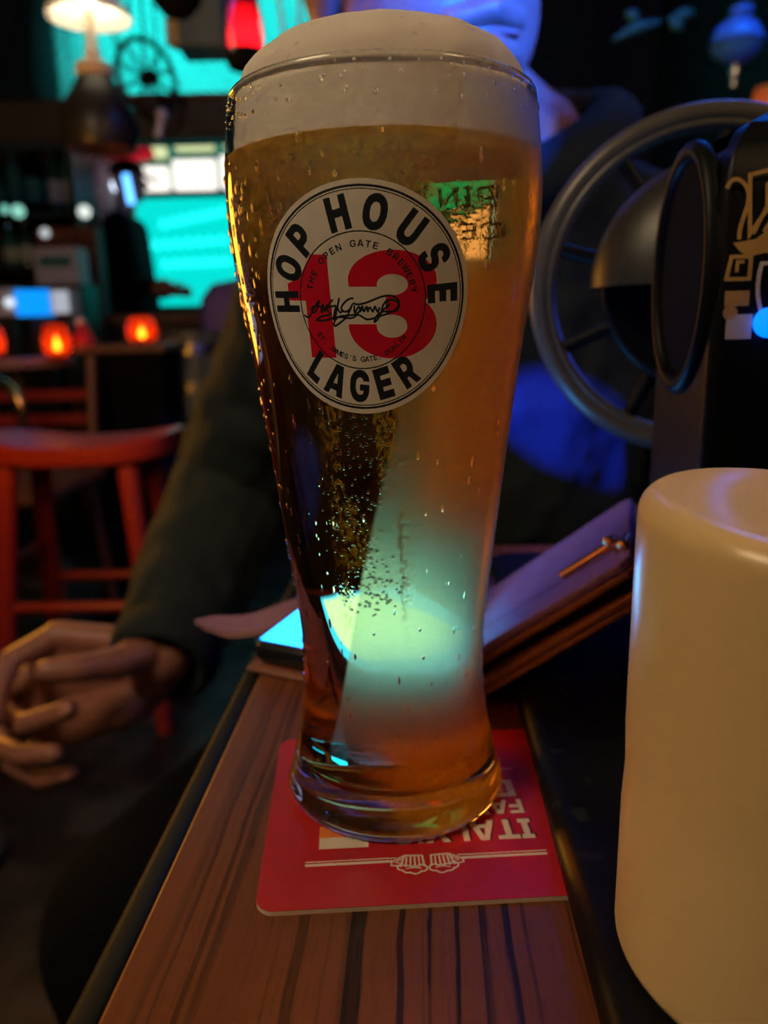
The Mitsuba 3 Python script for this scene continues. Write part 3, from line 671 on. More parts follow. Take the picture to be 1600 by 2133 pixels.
inn = sh.buffer(-0.0045); front(inn.difference(L2([(X + 0.010, 0.156), (X + 0.0165, 0.146), (X + 0.023, 0.156)], 0.0005)), 0.0, dk + '__shield', 'm_whitedecal')
front(sbox(X - 0.003, 0.137, X + 0.005, 0.1445), 0.0, dk + '__shield', 'm_whitedecal')

put(sm + '__added_blue_glint', at(trimesh.creation.icosphere(3, 0.0046), P(1602, 672, 0.2435)), 'm_emit', True, emit=(0.0, 0.35, 3.0), label='glowing blue ball added for a blue glint on the column')  # glowing ball added where the column shows a blue glint

# ---------------------------------------------------------------- the person across the table
pe = thing('person', 'person in a dark jacket leaning over the table behind the pint glass, face lit blue', 'person')
HYAW, HROLL = 22.0, -6.0
HR = (rotm([0, 0, 1], HYAW) @ rotm([0, 1, 0], HROLL))[:3, :3]
HC = P(1020, 66, 0.55) - HR @ np.array([0, -0.083, -0.0600])
def hh(x, y, z): return HC + HR @ np.array([x, y, z])
def ellip(c, s, n=40, R=None):
    m = m3.Manifold.sphere(1.0, n).scale([float(x) for x in s])
    if R is not None: m = m.rotate(R)
    return m.translate([float(x) for x in c])
def hell(x, y, z, s, n=40): return ellip(hh(x, y, z), s, n, [0, HROLL, HYAW])
neck = P(1085, 330, 0.68)
shR, shL = G(-0.070, 0.570, 0.150), G(0.310, 0.520, 0.160)
elR, wrR = G(-0.178, 0.640, -0.035), G(-0.200, 0.412, -0.136)
elL, wrL = G(0.410, 0.540, -0.080), G(0.400, 0.340, -0.190)
chest, belly, hip = G(0.112, 0.560, 0.080), G(0.105, 0.620, -0.120), G(0.100, 0.660, -0.265)
head = [hell(0, 0.012, 0.020, (0.076, 0.094, 0.098)), hell(0, -0.030, -0.030, (0.066, 0.056, 0.072)), hell(0, -0.060, -0.100, (0.026, 0.020, 0.017)),
        m3.Manifold.batch_hull([ball(hh(0, -0.056, -0.098), 0.020), ball(hh(0.056, 0.012, -0.055), 0.016), ball(hh(-0.056, 0.012, -0.055), 0.016), ball(hh(0.050, -0.040, -0.010), 0.02), ball(hh(-0.050, -0.040, -0.010), 0.02)]),
        m3.Manifold.batch_hull([ball(hh(0, -0.085, 0.020), 0.010), ball(hh(0, -0.112, -0.020), 0.0125), ball(hh(0.014, -0.088, -0.026), 0.008), ball(hh(-0.014, -0.088, -0.026), 0.008)]),
        m3.Manifold.batch_hull([ball(hh(-0.024, -0.078, -0.052), 0.0075), ball(hh(0, -0.089, -0.049), 0.0085), ball(hh(0.024, -0.078, -0.052), 0.0075)]),
        m3.Manifold.batch_hull([ball(hh(-0.020, -0.074, -0.070), 0.008), ball(hh(0, -0.084, -0.071), 0.010), ball(hh(0.020, -0.074, -0.070), 0.008)]),
        hell(0.076, 0.012, -0.002, (0.010, 0.022, 0.032)), hell(-0.076, 0.012, -0.002, (0.010, 0.022, 0.032)),
        bone(hh(0.01, 0.030, -0.06), neck, 0.054, 0.052)]
for s in (-1, 1):
    head.append(m3.Manifold.batch_hull([ball(hh(s * 0.014, -0.080, 0.036), 0.010), ball(hh(s * 0.050, -0.066, 0.034), 0.010)]))
torso = [bone(neck, chest, 0.054, 0.12), bone(chest, belly, 0.125, 0.13), bone(belly, hip, 0.13, 0.14), bone(shR, shL, 0.05, 0.05), bone(neck + np.array([0, 0.02, -0.06]), shR, 0.05, 0.048), bone(neck + np.array([0, 0.02, -0.06]), shL, 0.05, 0.048)]
hipR, hipL = hip + [-0.09, -0.02, -0.02], hip + [0.09, -0.02, -0.02]
knR, knL = G(-0.170, 0.235, -0.262), G(0.215, 0.260, -0.262)
anR, anL = G(-0.180, 0.330, -0.680), G(0.210, 0.340, -0.680)
limbs = [bone(shR, elR, 0.046, 0.038), bone(elR, wrR, 0.038, 0.026), bone(shL, elL, 0.046, 0.038), bone(elL, wrL, 0.038, 0.026), bone(hipR, knR, 0.078, 0.055), bone(hipL, knL, 0.078, 0.055), bone(knR, anR, 0.054, 0.035), bone(knL, anL, 0.054, 0.035)]
# right hand hanging relaxed over the thigh, fingers curled, thumb side up
hand = []
def hp(px, py, d): return P(px, py, d)
W0 = wrR
mcp = [hp(118, 1322, 0.640), hp(78, 1400, 0.650), hp(72, 1478, 0.655), hp(95, 1545, 0.655)]
carp = [hp(310, 1345, 0.632), hp(305, 1385, 0.640), hp(300, 1425, 0.645), hp(292, 1462, 0.645)]
for c_, m_ in zip(carp, mcp): hand.append(bone(c_, m_, 0.0155, 0.0125))
for k in range(3):
    hand.append(m3.Manifold.batch_hull([ball(carp[k], 0.014), ball(carp[k + 1], 0.014), ball(mcp[k], 0.0112), ball(mcp[k + 1], 0.0112)]))
hand.append(m3.Manifold.batch_hull([ball(W0, 0.026), ball(carp[0], 0.0165), ball(carp[3], 0.0165)]))
hand.append(m3.Manifold.batch_hull([ball(carp[3], 0.0165), ball(mcp[3], 0.0120), ball(mcp[2], 0.0115), ball(hp(262, 1478, 0.622), 0.0160), ball(carp[2], 0.0165)]))   # heel of the palm
fing = [[mcp[0], hp(22, 1375, 0.612), hp(-5, 1440, 0.588), hp(-12, 1495, 0.575)],
        [mcp[1], hp(-25, 1452, 0.622), hp(45, 1510, 0.588), hp(143, 1478, 0.582)],
        [mcp[2], hp(-15, 1545, 0.622), hp(42, 1573, 0.592), hp(112, 1570, 0.586)],
        [mcp[3], hp(25, 1592, 0.626), hp(85, 1624, 0.603), hp(146, 1610, 0.598)]]
for f_, r_ in zip(fing, (0.0100, 0.0102, 0.0098, 0.0086)):
    hand.append(chain(f_, [r_ * 1.12, r_, r_ * 0.93, r_ * 0.84]))
thumb = [carp[0] + np.array([0, -0.012, 0]), hp(245, 1380, 0.596), hp(165, 1392, 0.572), hp(95, 1398, 0.565)]
hand.append(chain(thumb, [0.017, 0.0135, 0.0112, 0.0095]))
hd = m3.Manifold.batch_boolean(hand, m3.OpType.Add)
# left hand, resting on the table behind the machine
hl = []
for k in range(4):
    b0 = wrL + np.array([-0.02, -0.02, 0.002]) + np.array([0.016, 0, 0]) * (k - 1.5)
    tip = b0 + np.array([-0.018 + 0.003 * k, -0.060 + 0.006 * abs(k - 1), 0.006])
    hl.append(chain([wrL, b0 + [-0.008, -0.028, 0.008], tip, tip + [-0.004, -0.028, -0.012], tip + [-0.004, -0.040, -0.028]], [0.020, 0.012, 0.0100, 0.0090, 0.0082]))
hl.append(chain([wrL, wrL + [-0.030, -0.020, 0.0], wrL + [-0.048, -0.045, -0.006], wrL + [-0.055, -0.068, -0.014]], [0.018, 0.014, 0.011, 0.009]))
feet = [m3.Manifold.batch_hull([ball(a + [0, 0.03, -0.035], 0.034), ball(a + [0, -0.16, -0.05], 0.024), ball(a + [0.03, -0.12, -0.05], 0.022), ball(a + [-0.03, -0.12, -0.05], 0.022)]) for a in (anR, anL)]
fine_part = soft(m3.Manifold.batch_boolean([hd] + hl + [bone(wrR, wrR * 0.6 + elR * 0.4, 0.026, 0.030)], m3.OpType.Add), 0.0032, 8)
whole = m3.Manifold.batch_boolean(head + torso + limbs + hand + hl, m3.OpType.Add)
put(pe + '__body', soft(whole, 0.0042, 7), 'm_skin', True)
jr = [bone(neck + [0, 0.01, -0.045], chest, 0.075, 0.150), bone(chest, belly, 0.155, 0.160), bone(belly, hip, 0.160, 0.165), bone(shR, shL, 0.075, 0.075), bone(neck + [0, 0, -0.035], shR, 0.065, 0.078), bone(neck + [0, 0, -0.035], shL, 0.065, 0.078),
      bone(shR, elR, 0.080, 0.068), chain([elR, elR * 0.5 + wrR * 0.5, wrR + (elR - wrR) * 0.16], [0.070, 0.060, 0.050]), bone(shL, elL, 0.080, 0.066), chain([elL, wrL + (elL - wrL) * 0.12], [0.066, 0.044])]
jk = soft(m3.Manifold.batch_boolean(jr, m3.OpType.Add), 0.009, 10)
jv = np.asarray(jk.vertices)
jk.vertices = jv + jk.vertex_normals * (0.012 * (meshkit.fbm(jv * [16, 16, 30], 3, 5) - 0.5) + 0.008 * (meshkit.noise(jv * [60, 60, 25], 8) - 0.5))[:, None]
put(pe + '__jacket', jk, 'm_jacket', True, label='dark blue-green jacket with wide sleeves')
cuffa = wrR + (elR - wrR) * 0.02
M_, _ = frame_to(cuffa, elR); cf = ringm(0.040, 0.010, 0.020, 48, 12); cf.apply_transform(M_)
put(pe + '__cuff', cf, 'm_jacket', True)
cp_ = []
for a in np.linspace(0, 2 * np.pi, 28, endpoint=False):
    cp_.append(neck + np.array([0.074 * math.cos(a), 0.072 * math.sin(a) + 0.01, 0.026 * math.sin(a) + 0.034 * math.cos(a) - 0.004]))
put(pe + '__collar', tube(cp_, 0.024, 12, True), 'm_jacket', True)
tr = [bone(hip, hipR, 0.15, 0.10), bone(hip, hipL, 0.15, 0.10), bone(hipR, knR, 0.100, 0.075), bone(hipL, knL, 0.100, 0.075), bone(knR, anR, 0.075, 0.056), bone(knL, anL, 0.075, 0.056)]
put(pe + '__trousers', soft(m3.Manifold.batch_boolean(tr, m3.OpType.Add), 0.014, 8), 'm_trousers', True, label='black trousers')
for a in (feet): put(pe + '__shoe', soft(a, 0.010, 5), 'm_black', True)
hair = hell(0, 0.022, 0.034, (0.084, 0.096, 0.096)) - m3.Manifold.cube([0.3, 0.2, 0.3], True).rotate([0, HROLL, HYAW]).translate([float(x) for x in hh(0, -0.135, -0.02)]) - m3.Manifold.cube([0.3, 0.3, 0.2], True).rotate([0, HROLL, HYAW]).translate([float(x) for x in hh(0, 0.0, -0.125)])
put(pe + '__hair', soft(hair, 0.006, 6), 'm_hair', True)
mouth = [hh(x, -0.0845 + 8.0 * x * x, -0.0598) for x in np.linspace(-0.026, 0.026, 13)]
put(pe + '__mouth', tube(mouth, np.interp(np.linspace(0, 1, 13), [0, 0.5, 1], [0.0012, 0.0034, 0.0012])), 'm_lip', True)
for s in (-1, 1): put(pe + '__eye', at(trimesh.creation.icosphere(3, 0.0125), hh(s * 0.031, -0.0660, 0.018)), 'm_eye', True)
for f_, r_ in ((fing[1], 0.0080), (fing[3], 0.0068)):
    tip, d_ = f_[3], f_[3] - f_[2]; d_ = d_ / np.linalg.norm(d_)
    n_ = np.cross(d_, np.cross(np.array([0, -1, 0.7]), d_)); n_ /= np.linalg.norm(n_)
    s_ = trimesh.creation.icosphere(2); sx = np.cross(d_, n_)
    s_.vertices = (s_.vertices[:, :1] * sx * r_ * 0.72 + s_.vertices[:, 1:2] * d_ * r_ * 0.95 + s_.vertices[:, 2:3] * n_ * r_ * 0.22) + tip + n_ * r_ * 0.86
    put(pe + '__fingernail', s_, 'm_nail', True)

ls = thing('low_stool', 'low round black stool that the person in the dark jacket sits on', 'stool')
SQ = np.array([hip[0], hip[1] + 0.02, 0])
put(ls + '__cushion', at(lathe([(0, 0.285), (0.17, 0.285), (0.19, 0.31), (0.17, 0.335), (0, 0.340)], 40), SQ), 'm_black', 40)
for k in range(4):
    a = math.pi / 4 + k * math.pi / 2
    put(ls + '__leg', rod(SQ + [0.17 * math.cos(a), 0.17 * math.sin(a), 0], SQ + [0.13 * math.cos(a), 0.13 * math.sin(a), 0.29], 0.016), 'm_darkwood')

# ---------------------------------------------------------------- lamps added out of view for their light
# big paper lantern added over the near side for warm light (out of the frame, above and left of the camera)
kl = thing('added_lantern', 'large round paper lantern added out of view to light the near side of the table warm', 'lamp')
KP, KR = np.array([-0.74, -0.46, 1.80]), 0.23
put(kl + '__shade', at(trimesh.creation.icosphere(4, KR), KP), 'm_emit', True, emit=(KEY, KEY * 0.74, KEY * 0.44), share=12.0)
for k in range(-3, 4):
    put(kl + '__rib', at(ringm(math.sqrt(KR ** 2 - (k * 0.058) ** 2) + 0.001, 0.0016, 0.0016, 48, 8), KP + [0, 0, k * 0.058]), 'm_cream', True)
put(kl + '__cord', rod(KP + [0, 0, KR], [KP[0], KP[1], ZC], 0.004), 'm_black')
fl_ = thing('added_amber_lamp', 'amber column lamp added out of view at the left to make the beer glow orange', 'lamp')
SP = np.array([-0.80, 0.95, 0.78])
put(fl_ + '__shade', at(lathe([(0.02, 0.0), (0.10, 0.0), (0.12, 0.04), (0.12, 0.34), (0.09, 0.40), (0, 0.40)], 40), SP), 'm_emit', 40, emit=(AMBER, AMBER * 0.38, AMBER * 0.03), share=6.0)
put(fl_ + '__post', rod([SP[0], SP[1], 0.02], SP + [0, 0, 0.005], 0.02), 'm_blackiron')
put(fl_ + '__foot', at(lathe([(0, 0), (0.12, 0), (0.11, 0.02), (0.03, 0.04), (0, 0.04)], 32), [SP[0], SP[1], 0]), 'm_blackiron')
gp_ = thing('added_globe', 'warm globe lamp added out of view at the right to light the beer', 'lamp')
GP = np.array([0.95, -0.62, 1.85])
put(gp_ + '__globe', at(trimesh.creation.icosphere(4, 0.17), GP), 'm_emit', True, emit=(GLOBE, GLOBE * 0.66, GLOBE * 0.32), share=6.0)
put(gp_ + '__collar', at(lathe([(0.05, 0.160), (0.06, 0.160), (0.05, 0.20), (0, 0.21)], 32), GP), 'm_brass', 40)
put(gp_ + '__cord', rod(GP + [0, 0, 0.2], [GP[0], GP[1], ZC], 0.004), 'm_black')
for k, (a_, b_, r_, e_, lab_) in enumerate((([0.47, 0.62, 1.055], [1.25, 0.05, 1.055], 0.045, FILL_BLUE, 'blue neon tube added out of view at the right for its reflection in the candle top'), ([0.42, 1.02, 2.0], [0.95, 1.02, 2.0], 0.024, FILL_LAMP, 'blue neon tube added out of view near the ceiling to light the oil lamp blue'))):
    nb = thing('added_neon' if k == 0 else f'added_neon_{k:03d}', lab_, 'neon tube', 'added blue neon tubes')
    a_, b_ = np.array(a_), np.array(b_)
    put(nb + '__tube', rod(a_, b_, r_), 'm_emit', emit=e_, share=3.0)
    for t_ in (0.08, 0.92):
        q_ = a_ + (b_ - a_) * t_
        put(nb + '__holder', rod(q_ + [0, 0, r_], [q_[0], q_[1], ZC], 0.006), 'm_blackiron')
def spot(name, pos, tgt, col, ang, thing_label):
    pos, tgt = np.asarray(pos, float), np.asarray(tgt, float)
    t = thing(name, thing_label, 'fill_spot')
    dirn = (tgt - pos) / np.linalg.norm(tgt - pos)
    put(t + '__can', to_axis(lathe([(0.045, 0.0), (0.05, 0.0), (0.05, -0.14), (0, -0.16), (0, -0.15), (0.045, -0.135)], 24), pos, dirn), 'm_black')
    put(t + '__bracket', rod(pos - dirn * 0.10, [*(pos - dirn * 0.10)[:2], ZC], 0.01), 'm_black')
    scene[name + '_light'] = {'type': 'spot', 'to_world': T().look_at(origin=(pos + dirn * 0.01).tolist(), target=tgt.tolist(), up=[0, 0.1, 1]), 'intensity': rgb(*[float(c_) * SC for c_ in col]), 'sampling_weight': 4.0, 'cutoff_angle': ang, 'beam_width': ang * 0.7}
spot('fill_spot', [-1.25, 3.9, 3.2], P(470, 70, YF + 0.22), np.array(CYAN), 42, 'cyan spotlight added out of view near the ceiling to light the pale back wall')  # added, unseen, to turn the wall cyan
spot('fill_spot_001', [0.34, -0.75, 1.36], P(960, 90, 0.56), np.array(BLUE) * 2.4, 4.8, 'blue spotlight added out of view at the right to light the face of the person across the table')  # added, unseen, to turn the face blue
spot('fill_spot_002', [-0.45, -0.32, 1.17], P(1140, 860, 0.62), (0.0, 1.2, 30.0), 2.6, 'blue spotlight added out of view at the left to light the chest of the person across the table')  # added, unseen, to put blue light on the jacket

# ---------------------------------------------------------------- background, left: hanging things
def px_r(n, p):                                      # size in metres of n pixels at the place p
    return n / F * float((np.asarray(p) - CAM) @ fw)
pl = thing('pendant_lamp', 'white-shaded oil lamp hanging lit at the top left, with a dark jug-shaped font', 'lamp')
q = P(186, 38, 1.9); R = px_r(86, q)
put(pl + '__shade', at(lathe([(R, 0.0), (R * 0.97, 0.012), (R * 0.42, R * 0.80), (R * 0.38, R * 0.86), (R * 0.36, R * 0.86), (R * 0.40, R * 0.79), (R * 0.95, 0.012)], 48, True), q), 'm_shade', 40)
put(pl + '__bulb', at(trimesh.creation.icosphere(3, R * 0.18), q + [0, 0, R * 0.48]), 'm_emit', True, emit=(90, 80, 60), share=3.0)
put(pl + '__chimney', at(lathe([(R * 0.16, -R * 0.78), (R * 0.13, -R * 0.4), (R * 0.11, R * 0.30)], 24), q), 'm_cream', 40)
put(pl + '__burner', at(lathe([(0, -R * 1.30), (R * 0.44, -R * 1.30), (R * 0.46, -R * 1.12), (R * 0.42, -R * 1.02), (R * 0.20, -R * 0.92), (R * 0.18, -R * 0.74), (0, -R * 0.74)], 32), q), 'm_matedge', 40)
put(pl + '__font', at(lathe([(0, -R * 3.0), (R * 0.85, -R * 2.95), (R * 0.98, -R * 2.5), (R * 0.80, -R * 1.9), (R * 0.50, -R * 1.45), (R * 0.40, -R * 1.30), (0, -R * 1.30)], 40), q), 'm_blackiron', 40, label='dark jug-shaped font')
for s in (-1, 1): put(pl + '__hanger', tube([q + [s * R * 0.97, 0, 0.006], q + [s * R * 1.0, 0, R * 1.2], q + [s * R * 0.3, 0, R * 2.2], [q[0], q[1], ZC]], 0.004, 8), 'm_black')
ww = thing('wagon_wheel', 'small dark spoked wagon wheel in front of the cyan wall, beside the oil lamp', 'wheel')
q = P(307, 163, 2.7); R = px_r(78, q); ax = np.array([0.80, -0.60, 0.0])
put(ww + '__rim', to_axis(ringm(R * 0.93, R * 0.075, R * 0.09, 56, 12), q, ax), 'm_blackiron', 40)
put(ww + '__hub', to_axis(lathe([(0, -0.02), (R * 0.17, -0.02), (R * 0.2, 0), (R * 0.17, 0.03), (0, 0.035)], 24), q, ax), 'm_blackiron', 40)
put(ww + '__hanger', rod(q + [0, 0, R * 0.95], [q[0], q[1], ZC], 0.004), 'm_black')
hx = np.cross(ax, [0, 0, 1.0])
for k in range(10):
    a = 2 * math.pi * k / 10 + 0.2; d_ = hx * math.cos(a) + np.array([0, 0, 1.0]) * math.sin(a)
    put(ww + '__spoke', rod(q + d_ * R * 0.12, q + d_ * R * 0.90, R * 0.045), 'm_blackiron')
bmk = thing('ceiling_beam', 'dark wooden beam running across below the cyan wall', 'beam')
a, b = P(-60, 255, 2.9), P(900, 235, 2.9)
put(bmk + '__timber', bbox((a + b) / 2 + [0, 0.05, 0], [b[0] - a[0] + 1.0, 0.12, px_r(80, a)], 0, 0.006), 'm_darkwood', 30)
put(bmk + '__ledge', bbox((a + b) / 2 + [0.25, -0.02, px_r(38, a)], [b[0] - a[0] - 0.2, 0.03, 0.014], 0, 0.003), 'm_brownwood', 30, label='thin ledge along the top')
for xx in (a[0] + 0.1, b[0] + 0.3): put(bmk + '__post', bbox([xx - 0.5 if xx < 0 else xx, a[1] + 0.05, ZC / 2 + a[2] / 2], [0.06, 0.06, ZC - a[2]]), 'm_darkwood', False)
ip = thing('hanging_pot', 'round black pot hanging at the top edge, between the oil lamp and the red lantern', 'pot')
q = P(366, -22, 1.7); R = px_r(56, q)
put(ip + '__bowl', at(lathe([(0, -R), (R * 0.5, -R * 0.86), (R * 0.88, -R * 0.45), (R, 0), (R * 0.93, R * 0.35), (R * 0.98, R * 0.42), (R * 0.90, R * 0.42), (R * 0.85, 0), (0, -R * 0.85)], 40), q), 'm_black', 40)
put(ip + '__handle', tube([q + [R * math.cos(t), 0, R * 0.4 + R * 0.9 * math.sin(t)] for t in np.linspace(0, math.pi, 20)], 0.004, 8), 'm_blackiron')
put(ip + '__cord', rod(q + [0, 0, R * 1.3], [q[0], q[1], ZC], 0.003), 'm_black')
hb = thing('hanging_box', 'dark olive wooden box with the light on its side put in as strips, hanging left of the red lantern', 'box')
q = P(422, 34, 2.3); sz = px_r(100, q)
put(hb + '__case', bbox(q, [sz, 0.12, sz * 1.45], 0, 0.006), 'm_greenwood', 30)
put(hb + '__edge', bbox(q + [-sz * 0.505, -0.045, -sz * 0.42], [0.022, 0.04, sz * 0.55], 0, 0.004), 'm_goldplate', 30, label='yellow strip for the lit edge')  # light on the box side put in as a yellow strip
put(hb + '__edge', bbox(q + [-sz * 0.64, -0.045, -sz * 0.42], [0.016, 0.03, sz * 0.5], 0, 0.004), 'm_cream', 30, label='cream strip for the lit edge')  # paler part of the lit side, as a cream strip
put(hb + '__hanger', rod(q + [0, 0, sz * 0.7], [q[0], q[1], ZC], 0.006), 'm_black')
rl = thing('red_lantern', 'lantern with glowing red glass and a black base, hanging beside the beer foam', 'lantern')
q = P(510, 62, 1.5); R = px_r(34, q)
put(rl + '__glass', at(lathe([(R * 0.98, -R * 1.2), (R * 1.02, -R * 0.2), (R * 0.90, R * 1.3)], 40), q), 'm_redglass', 40, label='red glass chimney')
put(rl + '__bulb', at(trimesh.creation.icosphere(3, R * 0.30), q + [0, 0, -R * 0.5]), 'm_emit', True, emit=(40, 14, 9), share=1.0)
put(rl + '__base', at(lathe([(0, -R * 2.2), (R * 1.1, -R * 2.15), (R * 1.3, -R * 1.7), (R * 1.22, -R * 1.25), (0, -R * 1.25)], 40), q), 'm_black', 40)
put(rl + '__cap', at(lathe([(0, R * 1.3), (R * 0.95, R * 1.3), (R * 0.9, R * 1.7), (R * 0.5, R * 2.1), (R * 0.4, R * 2.6), (0, R * 2.7)], 40), q), 'm_black', 40)
for k in range(4):
    a = math.pi / 4 + k * math.pi / 2 + 0.3; c_, s_ = math.cos(a), math.sin(a)
    put(rl + '__guard_wire', tube([q + [1.25 * R * c_, 1.25 * R * s_, -R * 1.5], q + [1.38 * R * c_, 1.38 * R * s_, 0], q + [0.9 * R * c_, 0.9 * R * s_, R * 1.7]], R * 0.06, 8), 'm_steel')
put(rl + '__hanger', rod(q + [0, 0, R * 2.6], [q[0], q[1], ZC], 0.004), 'm_black')
for k, (x0, x1) in enumerate(((572, 590), (612, 628), (655, 684))):
    wr = thing(free('hanging_cable') if k == 0 else f'hanging_cable_{k:03d}', ('thin grey cable hanging loose, nearest the red lantern', 'thin grey cable hanging loose, middle one of three by the red lantern', 'thin grey cable hanging loose, nearest the face of the person')[k], 'cable', 'loose cables by the red lantern')
    a = P(x0, -60, 1.6); b = P(x1, 150, 1.6); tt = np.linspace(0, 1, 30)
    top_ = np.array([a[0], a[1], ZC])
    put(wr, tube(np.array([(top_ + (a - top_) * t_ / 0.7 if t_ < 0.7 else a + (b - a) * (t_ - 0.7) / 0.3) + [0.006 * math.sin(9 * t_ + k), 0, 0] for t_ in tt]), 0.0035, 8), 'm_pale', True)

# ---------------------------------------------------------------- background, left: the bar
DB = 5.1
def card(name, label, category, x0, y0, x1, y1, d, bsdf, th=0.03, emit=None, group=None, key='panel'):
    a, b = P(x0, y1, d), P(x1, y0, d)
    t = thing(name, label, category, group)
    c_ = (a + b) / 2; put(t + '__' + key, bbox(c_, [abs(b[0] - a[0]), th, abs(b[2] - a[2])], 0, 0.004), bsdf, 30, emit=emit)
    return t, c_, abs(b[0] - a[0]), abs(b[2] - a[2])
t, c_, w_, h_ = card('menu_board', 'large glowing cyan board with three lines of hand lettering, behind the bar', 'board', 236, 408, 660, 640, DB, 'm_emit', 0.04, (0.0, 0.80, 0.72), key='panel')
for r_, (x0, x1, y0, y1) in enumerate(((335, 478, 468, 438), (318, 480, 512, 500), (340, 485, 552, 545))):
    ln = []
    for k in range(7):
        xa = x0 + (x1 - x0) * k / 7; ya = y0 + (y1 - y0) * k / 7
        pts_ = [P(xa + dx, ya + dy, DB - 0.035) for dx, dy in [(0, 6), (4, -10), (9, 8), (13, -6), (17, 5)]]
        ln.append(tube(spline(pts_, 14), 0.008, 6))
    put(t + '__lettering', cat(*ln), 'm_emit', True, emit=(0.02, 1.5, 1.4))
put(t + '__frame', cat(bbox(c_ + [0, 0, h_ / 2 + 0.02], [w_ + 0.08, 0.07, 0.04]), bbox(c_ - [0, 0, h_ / 2 + 0.02], [w_ + 0.08, 0.07, 0.04])), 'm_teal', False)
for k, (x0, x1, y0, y1) in enumerate(((284, 350, 348, 400), (365, 448, 333, 397), (463, 545, 324, 393))):
    card('light_box' if k == 0 else f'light_box_{k:03d}', ('smallest white-lit box above the board, left of its row', 'middle white-lit box above the board, right of the smallest one', 'white-lit box above the board, half hidden behind the pint glass')[k], 'light box', x0, y0, x1, y1, DB + 0.005, 'm_emit', 0.05, (1.5, 1.4, 1.25), 'white light boxes in a row')
    card('cream_light' if k == 0 else f'cream_light_{k:03d}', ('left cream-lit strip above the smallest white light box', 'cream-lit strip above the middle white light box', 'cream-lit strip above the light box behind the pint glass')[k], 'strip light', x0 + 2, y0 - 42, x1 - 4, y0 - 18, DB + 0.005, 'm_emit', 0.05, (0.75, 0.85, 0.42), 'cream strip lights in a row')
hd_, c_, w_, h_ = card('bar_canopy', 'teal-painted wooden canopy that holds the light boxes over the bar', 'canopy', 225, 270, 660, 412, DB + 0.09, 'm_teal', 0.12)
pi_, c_, w_, h_ = card('bar_pillar', 'pale painted pillar at the left end of the bar canopy', 'pillar', 197, 318, 243, 660, DB - 0.02, 'm_pale', 0.10)
put(pi_ + '__base', bbox([c_[0], c_[1], (c_[2] - h_ / 2) / 2], [w_ * 1.15, 0.13, c_[2] - h_ / 2]), 'm_darkwood', False)
q = P(245, 386, DB - 0.16); gl = thing('globe_lamp', 'small white globe lamp on the pale pillar', 'lamp')
put(gl + '__globe', at(trimesh.creation.icosphere(3, px_r(13, q)), q), 'm_emit', True, emit=(2.2, 2.6, 3.2)); put(gl + '__arm', rod(q, q + [-0.04, 0.12, -0.02], 0.012), 'm_blackiron')
q = P(262, 316, DB - 0.25); rs = thing('red_lampshade', 'glowing red lampshade hanging above the left light box', 'lampshade')
put(rs + '__shade', at(lathe([(px_r(58, q), -0.02), (px_r(54, q), 0.02), (px_r(20, q), 0.07), (0.02, 0.075), (0, 0.075)], 36), q), 'm_redglass', 40)
put(rs + '__bulb', at(trimesh.creation.icosphere(3, 0.025), q + [0, 0, 0.02]), 'm_emit', True, emit=(10, 3, 3)); put(rs + '__cord', rod(q + [0, 0, 0.07], [q[0], q[1], ZC], 0.005), 'm_black')
q0, q1 = P(329, 285, 2.5), P(337, 238, 2.5); gt = thing('glass_tube', 'slim pale glass tube slung below the wagon wheel', 'ornament')
put(gt + '__tube', rod(q0, q1, 0.010), 'm_milkglass'); put(gt + '__knob', at(trimesh.creation.icosphere(3, 0.018), q1), 'm_milkglass', True); put(gt + '__cord', rod(q1, [q1[0], q1[1], ZC], 0.003), 'm_black')
q = P(184, 365, DB - 0.1); rp = thing('red_post', 'narrow red post beside the pale pillar', 'post')
put(rp, bbox([q[0], q[1], q[2] / 2 + 0.07], [0.035, 0.05, q[2] + 0.14], 0, 0.005), 'm_red', 30)
# person standing at the bar, in profile
pb = thing('person_001', 'person in a dark coat and peaked cap standing in profile before the cyan board', 'person')
dpp = 4.72
def Q(x, y, dy=0.0): return P(x, y, dpp) + np.array([0, dy, 0])
hdc = Q(268, 382); R = px_r(26, hdc)
ht = Q(268, 345)[2]
body = [ellip(hdc + [0, 0, 0.015], (0.088, 0.076, 0.105)), ellip(hdc + [0.035, 0, -0.05], (0.055, 0.055, 0.06)), m3.Manifold.batch_hull([ball(hdc + [0.080, 0, 0.015], 0.010), ball(hdc + [0.108, 0, -0.018], 0.013), ball(hdc + [0.085, 0, -0.025], 0.012)]), ellip(hdc + [0.088, 0, -0.055], (0.012, 0.022, 0.010)),
        bone(hdc + [-0.02, 0, -0.05], hdc + [-0.04, 0, -0.2], 0.055, 0.06)]
sh_ = hdc + [-0.04, 0, -0.25]; hp_ = hdc + [-0.03, 0, -0.80]
body += [m3.Manifold.batch_hull([ball(sh_ + [0, s * 0.15, 0], 0.06) for s in (-1, 1)] + [ball(hp_ + [0, s * 0.09, 0], 0.10) for s in (-1, 1)])]
